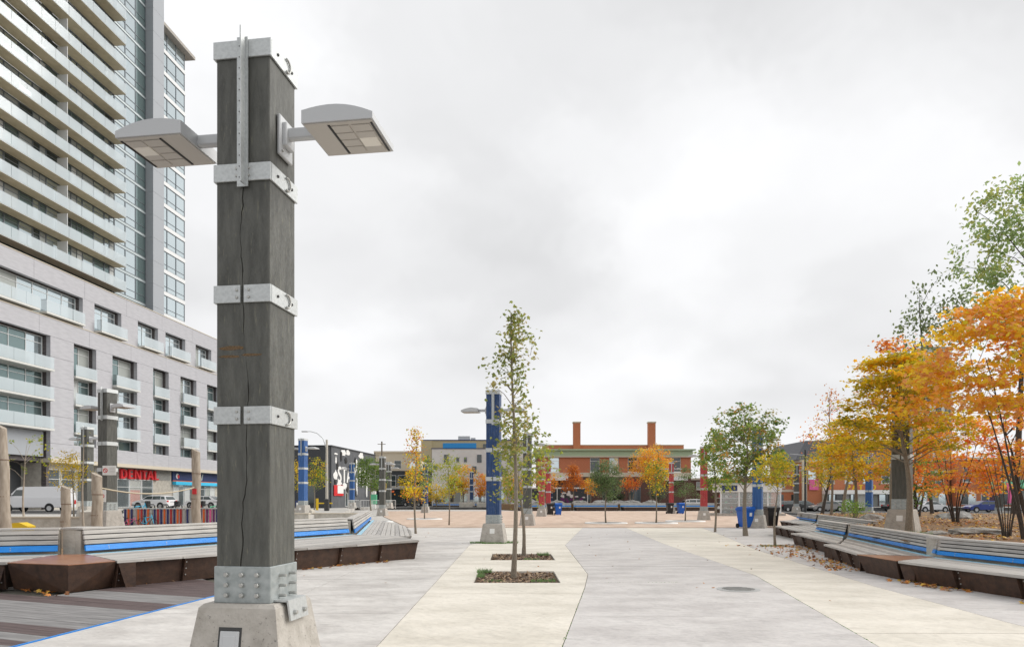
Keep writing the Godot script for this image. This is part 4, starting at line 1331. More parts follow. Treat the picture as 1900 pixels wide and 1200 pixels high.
func white_building() -> void:
	var t := thing("white_building", "white rendered building with a blue recess under its beige top storey", "building", W(-8.5, 125.0))
	# x local 0 at world -8.5
	bx(t, "wall", Vector3(-5.6, 0.2, -16), Vector3(11.5, 10.3, 0), M.render_white)
	bx(t, "top_storey", Vector3(-7.4, 10.42, -14), Vector3(11.5, 11.8, -0.5), M.beige_panel)
	bx(t, "parapet_cap", Vector3(-5.7, 10.3, -16), Vector3(11.6, 10.42, 0.1), M.sign_navy)
	bx(t, "roof_cap", Vector3(-7.5, 11.8, -14), Vector3(11.6, 11.95, -0.4), M.sign_navy)
	bx(t, "blue_recess", Vector3(-3.7, 10.45, -0.55), Vector3(2.2, 11.35, -0.44), M.sign_blue)
	bx(t, "corner_panel", Vector3(-7.5, 8.2, -6), Vector3(-5.65, 11.75, -0.1), M.beige_panel)
	for w in [[-3.05, 8.6, 0.8, 1.4], [-1.05, 8.4, 0.5, 0.85], [0.3, 8.4, 0.5, 0.85], [2.75, 8.6, 0.8, 1.4], [1.85, 6.6, 0.8, 1.3], [-5.0, 7.0, 0.7, 0.9], [5.5, 8.6, 0.8, 1.4], [8.0, 8.6, 0.8, 1.4], [7.0, 6.2, 0.8, 1.3], [3.9, 10.9, 1.0, 0.6]]:
		window_unit(t, Vector3(w[0], w[1], 0.03 if w[1] < 10 else -0.46), w[2], w[3], 1, 0.0, "frame_grey", "glass_dark")
	bx(t, "street_band", Vector3(-5.7, 3.2, 0), Vector3(11.5, 3.9, 0.2), M.white_paint)
	for i in 5:
		window_unit(t, Vector3(-3.8 + i * 3.2, 1.9, 0.03), 2.6, 2.4, 2, 0.0, "frame_white", "glass")
	bx(t, "roof_unit", Vector3(-1.2, 11.95, -5), Vector3(0.9, 12.8, -3), M.galvanised)
	bx(t, "roof_unit", Vector3(1.1, 11.95, -5), Vector3(1.9, 12.5, -3), M.galvanised)

func mural_building() -> void:
	# corner nearest the camera at local 0; the lettered side runs away along local x
	var a := Vector2(-21.6, 85.0)
	var e := Vector2(-19.9, 103.0)
	var u := (e - a).normalized()
	var t := thing("mural_building", "charcoal flat roofed building painted with white STAY lettering", "building", W(a.x, a.y), atan2(u.y, u.x))
	var L := a.distance_to(e)
	var b := MB.new()
	b.prism(poly([[0, 0], [L, 0], [L, 12], [0.0, 12]]), 0.4, 7.8)
	part(t, "wall", b.mesh(), M.charcoal_wall)
	bx(t, "roof_edge", Vector3(-0.1, 7.8, -12.1), Vector3(L + 0.1, 7.95, 0.1), M.charcoal)
	# front toward the plaza
	bx(t, "front_wall", Vector3(-0.4, 0.4, -13), Vector3(-0.004, 7.75, -0.2), M.charcoal)
	for i in 3:
		var w := bx(t, "front_window", Vector3(-0.46, 1.0, -4.0 - i * 3.2), Vector3(-0.4, 3.4, -1.8 - i * 3.2), M.glass_dark)
		w.set_meta("label", "dark street window")
	text(t, "STAY", 1.9, M.white_paint, Vector3(5.7, 4.5, 0.03), Basis(), 1.2, 0.04, "mural_letters")
	# paint runs, torn patches and dark drops of the mural: x, y, half width, half height
	var k := 0
	for q in [[1.3, 4.4, 0.7, 0.5], [2.9, 3.3, 0.9, 0.35], [4.6, 3.1, 0.8, 0.4], [5.4, 2.7, 0.2, 0.5], [9.6, 3.3, 0.3, 1.3], [9.5, 6.0, 0.35, 0.8], [11.0, 4.6, 0.4, 1.0], [12.2, 4.2, 0.35, 1.1], [13.2, 4.5, 0.4, 0.9], [14.2, 4.0, 0.35, 1.2], [15.3, 4.3, 0.4, 0.9], [14.0, 2.6, 0.3, 0.9], [4.2, 7.3, 0.9, 0.35], [6.0, 7.4, 0.7, 0.3], [11.5, 7.3, 0.9, 0.4], [1.5, 6.2, 0.25, 0.4], [1.5, 7.0, 0.6, 0.1], [16.2, 4.4, 0.3, 0.8]]:
		var bl := MB.new()
		bl.blob(Vector3.ZERO, Vector3(q[2], q[3], 0.02), k + 40, 0.8, 15, 9, -1.0)
		part(t, "mural_patch", bl.mesh(), M.white_paint, Vector3(q[0], q[1], 0.045))
		k += 1
	for q in [[3.4, 6.8, 0.3, 0.6], [5.2, 6.4, 0.45, 0.4], [2.0, 5.6, 0.3, 0.5], [6.6, 5.3, 0.45, 0.5], [8.9, 6.3, 0.3, 0.7], [11.6, 6.6, 0.3, 0.4], [14.0, 6.5, 0.25, 0.5], [3.6, 3.0, 0.45, 0.35], [5.6, 2.7, 0.45, 0.4], [7.8, 3.4, 0.3, 0.5], [1.2, 3.6, 0.3, 0.3], [9.3, 2.2, 0.2, 0.4]]:
		var bl := MB.new()
		bl.blob(Vector3.ZERO, Vector3(q[2], q[3], 0.02), k + 40, 0.6, 11, 7, -1.0)
		part(t, "mural_drop", bl.mesh(), M.black, Vector3(q[0], q[1], 0.08))
		k += 1
	for i in 5:
		var bl := MB.new()
		bl.blob(Vector3.ZERO, Vector3(0.02, rng.randf_range(0.35, 0.6), rng.randf_range(0.3, 0.5)), i + 140, 0.5, 11, 7, -1.0)
		part(t, "mural_drop", bl.mesh(), M.black, Vector3(-0.41, rng.randf_range(4.0, 7.0), -1.5 - i * 1.9))
	window_unit(t, Vector3(5.4, 1.75, 0.02), 0.9, 2.4, 1, 0.0, "frame_white", "glass_dark")
	var s := thing("lease_sign", "red and white notice board on the charcoal mural wall", "sign", W(a.x, a.y) + Vector3(u.x, 0, -u.y) * 2.2 + Vector3(u.y, 0, u.x) * 0.07, atan2(u.y, u.x))
	bx(s, "red_board", Vector3(-1.6, 1.9, 0), Vector3(1.8, 3.2, 0.06), M.sign_red)
	bx(s, "white_sheet", Vector3(-0.4, 2.2, 0.06), Vector3(1.75, 3.15, 0.08), M.white_paint)

func plain_building(called: String, label: String, at: Vector3, size: Vector3, wall: String, rows: int, cols: int, win: Vector2, turn := 0.0) -> Node3D:
	var t := thing(called, label, "building", at, turn)
	bx(t, "wall", Vector3(-size.x / 2, 0, -size.z), Vector3(size.x / 2, size.y, 0), M[wall])
	bx(t, "cornice", Vector3(-size.x / 2 - 0.2, size.y, -size.z), Vector3(size.x / 2 + 0.2, size.y + 0.35, 0.2), M.stone_trim)
	for r in rows:
		for c in cols:
			var x := lerpf(-size.x / 2, size.x / 2, (c + 0.5) / cols)
			var y := 3.4 + (size.y - 4.2) * (r + 0.5) / rows
			window_unit(t, Vector3(x, y, 0.03), win.x, win.y, 1, 0.5, "frame_white", "glass_dark")
			bx(t, "sill", Vector3(x - win.x / 2 - 0.1, y - win.y / 2 - 0.14, 0.001), Vector3(x + win.x / 2 + 0.1, y - win.y / 2 - 0.005, 0.15), M.stone_trim)
	return t

func right_buildings() -> void:
	var t := plain_building("theatre_building", "orange brick building with yellow letters above its white canopy", W(53.5, 110.0, 0.3), Vector3(17, 6.9, 14), "brick_orange", 1, 6, Vector2(1.2, 2.2))
	for x in [-8.3, -5.2, 5.2, 8.3]:
		bx(t, "pilaster", Vector3(x - 0.35, 0, 0.002), Vector3(x + 0.35, 6.9, 0.3), M.stone_trim)
	bx(t, "canopy", Vector3(-5.6, 1.95, 0.31), Vector3(6.2, 2.55, 3.0), M.white_paint)
	for i in 5:
		window_unit(t, Vector3(-4.5 + i * 2.2, 1.0, 0.05), 2.1, 1.9, 2, 0.0, "frame_grey", "glass_dark")
	bx(t, "white_door", Vector3(-0.6, 0.02, 0.16), Vector3(1.2, 1.92, 0.3), M.white_paint)
	for i in 5:
		text(t, "PATIO"[i], 0.72, M.yellow_paint, Vector3(-2.75 + i * 0.94, 2.95, 2.8), Basis(), 1.15, 0.1, "canopy_letter")
	var roof := MB.new()
	roof.extrude(poly([[-9.4, 0], [9.4, 0], [7.8, 3.0], [-7.8, 3.0]]), -14.0, -0.6, Transform3D(Basis(), Vector3(0, 7.26, 0)))
	part(t, "mansard_roof", roof.mesh(), M.roof_slate)
	bx(t, "pink_banner", Vector3(-7.6, 2.6, 0.31), Vector3(-6.2, 4.2, 0.36), M.pink_paint)
	t = plain_building("corner_house", "small brick house with cream trim left of the white canopy", W(43.6, 112.0, 0.3), Vector3(9.0, 4.6, 10), "brick_orange", 1, 4, Vector2(0.9, 1.2))
	bx(t, "trim_band", Vector3(-4.5, 2.3, 0.001), Vector3(4.5, 2.7, 0.15), M.stone_trim)
	for i in 4:
		bx(t, "ground_window", Vector3(-4.0 + i * 2.2, 0.3, 0.001), Vector3(-3.0 + i * 2.2, 1.9, 0.06), M.glass_dark)
	t = plain_building("awning_shop", "brown brick shop with a green awning and a pink sail sign", W(78.5, 112.0, 0.3), Vector3(17, 7.4, 12), "brick_orange", 1, 5, Vector2(1.3, 2.2))
	var b := MB.new()
	b.extrude(poly([[0, 0], [1.9, -1.0], [1.9, -1.35], [0, -1.35]]), -5.0, 5.0, Transform3D(Basis(Vector3.UP, -PI / 2), Vector3(0.8, 4.2, 0.01)))
	part(t, "awning", b.mesh(), M.awning_green)
	b = MB.new()
	b.extrude(poly([[-0.9, 0], [0.7, 0.2], [0.9, 1.2], [0.2, 2.9], [-1.2, 3.3], [-0.8, 1.6]]), -0.05, 0.05)
	part(t, "pink_sail", b.mesh(), M.pink_paint, Vector3(-1.0, 0.5, 2.2))
	for i in 5:
		window_unit(t, Vector3(-6.6 + i * 3.2, 1.4, 0.03), 2.4, 2.2, 2, 0.0, "frame_white", "glass_dark")
	t = plain_building("row_shop", "orange brick shop row with pale ground floor behind the parked cars", W(64.8, 113.0, 0.3), Vector3(9.5, 5.4, 10), "brick_orange", 1, 3, Vector2(1.3, 1.5))
	for i in 3:
		window_unit(t, Vector3(-3.0 + i * 3.0, 1.3, 0.03), 2.4, 2.2, 2, 0.0, "frame_white", "glass")
	plain_building("apartment_tower", "pale beige apartment tower rising far behind the orange maples", W(123.0, 205.0, 0.0), Vector3(8, 45, 14), "render_white", 13, 3, Vector2(1.8, 1.7))
	plain_building("terrace_house", "dull brick terrace seen between brick building and kiosk", W(37.0, 128.0, 0.3), Vector3(16, 4.6, 10), "brick_dark", 1, 5, Vector2(1.2, 1.4))
	# low dark glass shop between the mural wall and the white building
	t = plain_building("glass_shop", "low dark glazed shop with flat canopy beyond the crossing", W(-19.5, 128.0, 0.35), Vector3(17, 6.2, 14), "charcoal", 1, 7, Vector2(2.1, 2.0))
	bx(t, "canopy", Vector3(-8.5, 2.9, 0.01), Vector3(8.5, 3.25, 1.6), M.grey_paint)
	for i in 6:
		window_unit(t, Vector3(-7 + i * 2.8, 1.4, 0.03), 2.6, 2.6, 1, 0.0, "frame_grey", "glass_dark")
	t = plain_building("tan_building", "tan brick building peeking out above the low glazed shop", W(-22.5, 140.0, 0.35), Vector3(9, 10.2, 10), "stone_trim", 2, 3, Vector2(1.4, 1.6))
	plain_building("silver_shed", "pale metal shed roofed low between shop and white building", W(-13.5, 150.0, 0.35), Vector3(9, 9.0, 12), "spandrel", 1, 2, Vector2(1.4, 1.4))

func kiosk() -> void:
	var t := thing("glass_kiosk", "white framed glass kiosk with shelves behind the blue light post", "kiosk", W(21.6, 64.5))
	bx(t, "plinth", Vector3(-3.0, 0, -2.4), Vector3(3.1, 0.22, 0.4), M.cast_concrete)
	bx(t, "fascia", Vector3(-2.75, 2.15, -2.3), Vector3(2.85, 2.85, 0.15), M.white_paint)
	bx(t, "roof_lip", Vector3(-3.0, 2.85, -2.4), Vector3(3.0, 2.95, 0.3), M.spandrel)
	for x in [-2.65, -1.0, 0.35, 1.6, 2.75]:
		bx(t, "post", Vector3(x - 0.06, 0.22, -0.04), Vector3(x + 0.06, 2.15, 0.08), M.frame_white)
	for i in 4:
		var xs := [-2.65, -1.0, 0.35, 1.6, 2.75]
		bx(t, "pane", Vector3(xs[i] + 0.06, 0.24, 0.01), Vector3(xs[i + 1] - 0.06, 2.14, 0.03), M.clear_glass)
	bx(t, "back_wall", Vector3(-2.6, 0.22, -2.2), Vector3(2.7, 2.15, -2.1), M.brown_cap)
	for y in [0.6, 1.1, 1.6]:
		bx(t, "shelf", Vector3(-2.55, y, -1.9), Vector3(2.65, y + 0.04, -1.3), M.frame_white)
	var cols := ["stone", "brown_cap", "white_paint", "red_paint", "charcoal", "awning_green"]
	for y in [0.26, 0.64, 1.14, 1.64]:
		for i in 9:
			var m := MB.new()
			var hh := rng.randf_range(0.15, 0.36)
			m.lathe([[0.0, 0.0], [0.12, 0.0], [0.14, hh * 0.6], [0.06, hh * 0.8], [0.07, hh], [0.0, hh]], 8)
			part(t, "shelf_pot", m.mesh(), M[cols[rng.randi() % 6]], Vector3(-2.3 + i * 0.56 + rng.randf_range(-0.1, 0.1), y, -1.6))
	bx(t, "sign_board", Vector3(-2.6, 2.25, 0.151), Vector3(-1.2, 2.75, 0.17), M.sign_navy)

func wall_block(label: String, p: Array, y0: float, y1: float, cap := true, m := "wall_concrete") -> void:
	var t := thing("retaining_wall", label, "wall", Vector3.ZERO, 0.0, "low concrete walls by the street")
	part(t, "wall_body", pm(poly(p), y0, y1), M[m])
	if cap:
		var o := Geometry2D.offset_polygon(poly(p), 0.03)
		part(t, "coping", pm(o[0], y1, y1 + 0.06), M.stone_trim)

func people_things() -> void:
	# play area logs
	log_post("tall peeled log post at the edge of the play area beside the white van", W(-13.9, 19.5, 0.1), 0.155, 3.35, -0.12)
	log_post("short peeled log post in front of the white van's rear wheel", W(-13.2, 21.0, 0.1), 0.135, 1.72, 0.02)
	log_post("thick peeled log post carrying the rope beside the concrete block", W(-12.55, 21.5, 0.1), 0.155, 2.1, 0.0)
	log_post("peeled log post with a small red notice at the rope's far end", W(-12.0, 27.0, 0.1), 0.165, 3.2, 0.0)
	part(thing("play_notice", "small red notice fixed to the peeled log", "sign", W(-11.98, 26.8, 1.82)), "sheet", boxm(Vector3(0.16, 0.2, 0.02)), M.sign_red)
	var rp := thing("play_rope", "pale rope hanging between two peeled logs", "rope", W(-12.5, 21.4))
	var pts := []
	var rr := []
	for i in 17:
		var f := i / 16.0
		pts.append(Vector3(lerpf(0.0, 0.5, f), lerpf(1.9, 1.98, f) - 0.22 * (1.0 - pow(2.0 * f - 1.0, 2.0)), lerpf(0.0, -5.5, f)))
		rr.append(0.022)
	var b := MB.new()
	b.tube(pts, rr, 6)
	part(rp, "rope_strand", b.mesh(), M.rope)
	# signs
	for q in [["white prohibition sign above the play area on the timber post", Vector3(-15.3, 2.62, -27.0), Vector2(0.52, 0.36)], ["lower white no-entry notice beside the thick peeled log", Vector3(-15.6, 1.65, -27.05), Vector2(0.3, 0.46)]]:
		var t := thing("notice_sign", q[0], "sign", q[1])
		part(t, "sheet", boxm(Vector3(q[2].x, q[2].y, 0.02), 0.006), M.white_paint)
		part(t, "red_ring", ring_mesh(0.075, 0.014), M.sign_red, Vector3(-q[2].x * 0.28 if q[2].x > 0.4 else 0.0, 0.0, 0.012))
		part(t, "red_bar", boxm(Vector3(0.13, 0.02, 0.01)), M.sign_red, Vector3(-q[2].x * 0.28 if q[2].x > 0.4 else 0.0, 0.0, 0.014), Basis(Vector3.BACK, -0.8))
		if q[2].x > 0.4:
			for i in 4:
				part(t, "text_line", boxm(Vector3(0.2, 0.014, 0.004)), M.grey_paint, Vector3(0.11, 0.1 - i * 0.06, 0.012))
	# striped fence of painted slats
	var fence := thing("striped_fence", "play area fence of red orange navy and grey painted slats", "fence", W(-19.6, 36.0, 0.2), 0.0)
	var cols := ["navy_paint", "orange_paint", "navy_paint", "grey_paint", "orange_paint", "red_paint", "navy_paint", "orange_paint", "grey_paint", "navy_paint", "red_paint", "navy_paint", "orange_paint", "navy_paint", "red_paint", "navy_paint", "orange_paint", "red_paint", "grey_paint", "navy_paint", "grey_paint", "red_paint", "red_paint", "navy_paint", "orange_paint", "purple_paint", "pink_paint", "purple_paint", "navy_paint", "orange_paint", "grey_paint", "red_paint"]
	for i in cols.size():
		part(fence, "slat", boxm(Vector3(0.095, 0.82, 0.03), 0.005), M[cols[i]], Vector3(i * 0.166, 0.42, rng.randf_range(-0.004, 0.004)))
	bx(fence, "rail", Vector3(-0.1, 0.83, -0.05), Vector3(5.3, 0.88, 0.05), M.galvanised)
	bx(fence, "rail", Vector3(-0.1, 0.12, -0.06), Vector3(5.3, 0.17, -0.02), M.galvanised)
	bx(fence, "white_backing", Vector3(-0.1, 0.0, -0.09), Vector3(5.3, 0.82, -0.065), M.white_paint)
	# stands and bikes behind it
	for i in 8:
		var t := thing("bike_stand", "dark bike stand, %s along the striped fence from the concrete block" % ["first", "second", "third", "fourth", "fifth", "sixth", "seventh", "last"][i], "bike stand", W(-19.7 + i * 0.72, 37.4, 0.42), 0.2, "bike stands behind the striped fence")
		b = MB.new()
		b.tube([Vector3(-0.16, 0, 0), Vector3(-0.16, 0.74, 0), Vector3(-0.12, 0.82, 0), Vector3(0.12, 0.82, 0), Vector3(0.16, 0.74, 0), Vector3(0.16, 0, 0)], [0.03, 0.03, 0.03, 0.03, 0.03, 0.03], 8)
		part(t, "hoop", b.mesh(), M.dark_steel)
	bicycle("bicycle with blue basket parked near the concrete block", W(-20.2, 38.4, 0.42), 0.9, "sky_blue", 1.0, true)
	bicycle("dark share bicycle in front of the white hatchback", W(-18.4, 38.2, 0.42), 1.2, "black", 1.0, true)
	bicycle("red framed bicycle before the second white car", W(-17.1, 38.3, 0.42), 1.1, "red_paint", 1.0, true)
	bicycle("green framed bicycle beside the rope log", W(-16.1, 38.3, 0.42), 1.25, "awning_green", 1.0, true)
	bicycle("small pink child's bicycle lying at the striped fence", W(-18.6, 34.6, 0.1), 0.1, "pink_paint", 0.62)
	bicycle("small blue child's bicycle leaning at the striped fence", W(-17.9, 34.9, 0.1), -0.35, "sky_blue", 0.75)
	var k := thing("kick_scooter", "red kick scooter leaning on the beige retaining wall", "scooter", W(-17.9, 28.6, 0.1))
	b = MB.new()
	b.tube([Vector3(0, 0.1, 0), Vector3(0.05, 0.85, 0)], [0.018, 0.018], 6)
	part(k, "stem", b.mesh(), M.red_paint)
	part(k, "handlebar", boxm(Vector3(0.36, 0.03, 0.03), 0.01), M.black, Vector3(0.05, 0.86, 0))
	part(k, "deck", boxm(Vector3(0.5, 0.04, 0.12), 0.015), M.red_paint, Vector3(0.2, 0.09, 0))
	for x in [-0.03, 0.45]:
		b = MB.new()
		b.lathe([[0.0, -0.015], [0.06, -0.015], [0.06, 0.015], [0.0, 0.015]], 12, Vector3.ZERO, Basis(Vector3.RIGHT, PI / 2))
		part(k, "wheel", b.mesh(), M.tyre, Vector3(x, 0.06, 0))
	var toy := thing("toy_truck", "yellow toy truck behind the backrest by the tall log", "toy", W(-14.95, 21.6, 0.1))
	toy.scale = Vector3.ONE * 0.85
	b = MB.new()
	b.extrude(poly([[-0.36, 0.42], [0.3, 0.42], [0.42, 0.72], [0.1, 0.86], [-0.22, 0.84], [-0.44, 0.6]]), -0.22, 0.22)
	part(toy, "tipper_body", b.mesh(), M.yellow_paint)
	part(toy, "chassis", boxm(Vector3(0.74, 0.3, 0.34), 0.05), M.black, Vector3(0, 0.3, 0))
	for x in [-0.25, 0.0, 0.25]:
		b = MB.new()
		b.lathe([[0.0, -0.26], [0.14, -0.26], [0.14, 0.26], [0.0, 0.26]], 12, Vector3.ZERO, Basis(Vector3.RIGHT, PI / 2))
		part(toy, "wheel", b.mesh(), M.tyre, Vector3(x, 0.14, 0))
	# bins
	bin("blue recycling bin behind the green maple trunk by the blue post", W(12.35, 37.6), 0.25, "bin_blue")
	bin("black waste bin on the far side of the blue post", W(14.3, 39.2), 0.0, "bin_black")
	bin("blue recycling bin beside the red posts at the left", W(4.35, 67.0), 0.1, "bin_blue")
	bin("black waste bin half hidden behind the left red posts", W(3.62, 67.2), 0.0, "bin_black")
	bin("black waste bin of the pair left of the far red post", W(16.1, 72.5), 0.0, "bin_black")
	bin("blue recycling bin of the pair left of the far red post", W(17.2, 72.4), 0.15, "bin_blue")
	# street lamps
	var l := thing("street_lamp", "grey street lamp with a curved arm before the mural wall", "street lamp", W(-17.2, 66.0, 0.42))
	b = MB.new()
	b.tube([Vector3(0, 0, 0), Vector3(0, 6.6, 0)], [0.14, 0.10], 10)
	part(l, "pole", b.mesh(), M.wall_concrete)
	b = MB.new()
	b.tube([Vector3(0, 5.6, 0), Vector3(-0.35, 6.7, 0), Vector3(-0.9, 7.2, 0), Vector3(-1.5, 7.36, 0), Vector3(-1.85, 7.36, 0)], [0.035, 0.035, 0.035, 0.035, 0.035], 7)
	part(l, "arm", b.mesh(), M.galvanised)
	part(l, "lamp_head", boxm(Vector3(0.6, 0.12, 0.24), 0.05), M.luminaire, Vector3(-2.05, 7.36, 0))
	part(l, "foot_cover", boxm(Vector3(0.42, 1.1, 0.42), 0.05), M.dark_steel, Vector3(0, 0.55, 0))
	l = thing("signal_pole", "slim black steel pole with short arms beside the far charcoal post", "pole", W(32.2, 78.0, -0.2))
	b = MB.new()
	b.tube([Vector3(0, 0, 0), Vector3(0, 7.1, 0)], [0.13, 0.11], 10)
	part(l, "pole", b.mesh(), M.dark_steel)
	for y in [6.5, 5.4]:
		b = MB.new()
		b.tube([Vector3(0, y, 0), Vector3(-1.7, y + 0.15, 0)], [0.04, 0.03], 6)
		part(l, "arm", b.mesh(), M.luminaire)
	# wooden utility poles and wires behind the mural wall
	for q in [["wooden utility pole left of the pair above the mural roof", -22.2, 115.0, 8.6], ["taller wooden utility pole at the end of the mural roof", -22.9, 125.0, 11.2]]:
		l = thing("utility_pole", q[0], "pole", W(q[1], q[2], 0.4))
		b = MB.new()
		b.tube([Vector3.ZERO, Vector3(0, q[3], 0)], [0.17, 0.13], 8)
		part(l, "pole", b.mesh(), M.bark)
		part(l, "cross_arm", boxm(Vector3(1.4, 0.1, 0.1)), M.bark, Vector3(0, q[3] - 0.5, 0.18))
	# barriers and small street things on the crossing
	for i in 4:
		var t := thing("crowd_barrier", ["white crowd barrier nearest the far blue post", "white crowd barrier second from the far blue post", "white crowd barrier third from the far blue post", "white crowd barrier last before the charcoal post"][i], "barrier", W(-17.6 + i * 1.35, 79.0, 0.42), 0.0, "white crowd barriers by the mural wall")
		b = MB.new()
		for x in [-0.6, 0.6]:
			b.tube([Vector3(x, 0, 0), Vector3(x, 0.95, 0)], [0.025, 0.025], 6)
		for y in [0.2, 0.95]:
			b.tube([Vector3(-0.6, y, 0), Vector3(0.6, y, 0)], [0.025, 0.025], 6)
		part(t, "frame", b.mesh(), M.white_paint)
		for j in 6:
			part(t, "bar", boxm(Vector3(0.02, 0.72, 0.02)), M.white_paint, Vector3(-0.45 + j * 0.18, 0.57, 0))
	var y := thing("yellow_gate", "yellow swing gate post and bar left of the street lamp", "gate", W(-19.2, 70.0, 0.42))
	bx(y, "post", Vector3(-0.1, 0, -0.1), Vector3(0.1, 1.15, 0.1), M.yellow_paint)
	bx(y, "bar", Vector3(0.1, 0.62, -0.04), Vector3(1.5, 0.74, 0.04), M.yellow_paint)
	y = thing("newspaper_box", "blue newspaper box beside the round yellow-green tree", "box", W(-20.6, 69.0, 0.42))
	bx(y, "cabinet", Vector3(-0.35, 0, -0.3), Vector3(0.35, 0.95, 0.3), M.sign_navy, 0.03)
	bx(y, "window", Vector3(-0.25, 0.5, 0.3), Vector3(0.25, 0.75, 0.315), M.white_paint)
	y = thing("street_stand", "green and white pavement stand among the crowd barriers", "stand", W(-15.6, 80.2, 0.42))
	bx(y, "green_body", Vector3(-0.35, 0.5, -0.2), Vector3(0.35, 1.6, 0.2), M.awning_green, 0.05)
	bx(y, "white_foot", Vector3(-0.25, 0, -0.2), Vector3(0.25, 0.5, 0.2), M.white_paint, 0.04)
	bx(y, "white_top", Vector3(-0.25, 1.6, -0.2), Vector3(0.25, 2.0, 0.2), M.white_paint, 0.06)
	y = thing("traffic_signal", "yellow traffic signal box on the far crossing corner", "traffic light", W(-18.2, 100.5, 0.42))
	bx(y, "pole", Vector3(-0.07, 0, -0.07), Vector3(0.07, 4.4, 0.07), M.galvanised)
	bx(y, "signal_box", Vector3(0.1, 2.3, -0.15), Vector3(0.5, 3.3, 0.15), M.yellow_paint, 0.04)
	bx(y, "hand_lens", Vector3(0.5, 2.0, -0.1), Vector3(1.5, 2.25, 0.1), M.orange_paint, 0.03)
	for q in [["pale concrete seat block on the plaza's left edge", -14.6, 50.5, 1.0], ["left pale concrete planter box behind the tan paving", -6.75, 104.0, 1.9], ["right pale concrete planter box behind the tan paving", -4.2, 104.0, 1.9]]:
		y = thing("concrete_block", q[0], "seat block", W(q[1], q[2]))
		bx(y, "block", Vector3(-q[3] / 2, 0, -0.45), Vector3(q[3] / 2, 0.72 if q[3] < 1.5 else 0.95, 0.45), M.wall_concrete, 0.02)
		bx(y, "block_top", Vector3(-q[3] / 2 + 0.05, 0.72 if q[3] < 1.5 else 0.95, -0.4), Vector3(q[3] / 2 - 0.05, 0.75 if q[3] < 1.5 else 0.98, 0.4), M.stone_trim)
	# cars
	car("white cargo van parked behind the peeled logs", W(-40.5, 60.5, 0.425), PI, "car_white", "van", "")
	car("white hatchback parked in front of the dental shop", W(-38.2, 76.0, 0.43), 2.95, "car_white", "hatch")
	car("second white car parked under the navy shop sign", W(-35.4, 82.0, 0.43), 2.95, "car_white", "sedan")
	car("black car stopped on the far crossing", W(-15.3, 113.0, 0.31), 2.6, "car_black", "sedan")
	car("white car half hidden behind the slim maple trunks", W(2.1, 103.6, 0.31), 0.1, "car_white", "sedan")
	car("silver sedan parked left of the leaning trunk", W(42.8, 96.5, -0.2), PI, "car_silver", "sedan")
	car("white hatchback parked behind the silver sedan", W(45.4, 100.0, -0.2), PI, "car_white", "hatch")
	car("black hatchback beside the glass kiosk", W(38.2, 97.5, -0.2), 0.4, "car_black", "hatch")
	car("dark grey hatchback behind the slim black pole", W(41.0, 100.0, -0.2), 0.3, "car_grey", "hatch")
	car("dark blue hatchback parked beyond the leafy bank", W(60.6, 91.5, -0.2), PI, "car_blue", "hatch")
	car("white sedan parked left of the dark blue hatchback", W(54.5, 92.5, -0.2), 0.05, "car_white", "sedan")
	car("white sedan parked right of the dark blue hatchback", W(66.8, 91.0, -0.2), 0.05, "car_white", "hatch")
	car("black sedan behind the charcoal post on the bank", W(53.0, 97.0, -0.2), 0.1, "car_black", "sedan")
	car("red and white delivery car behind the far red post", W(25.5, 98.0, 0.01), 0.05, "car_white", "hatch")

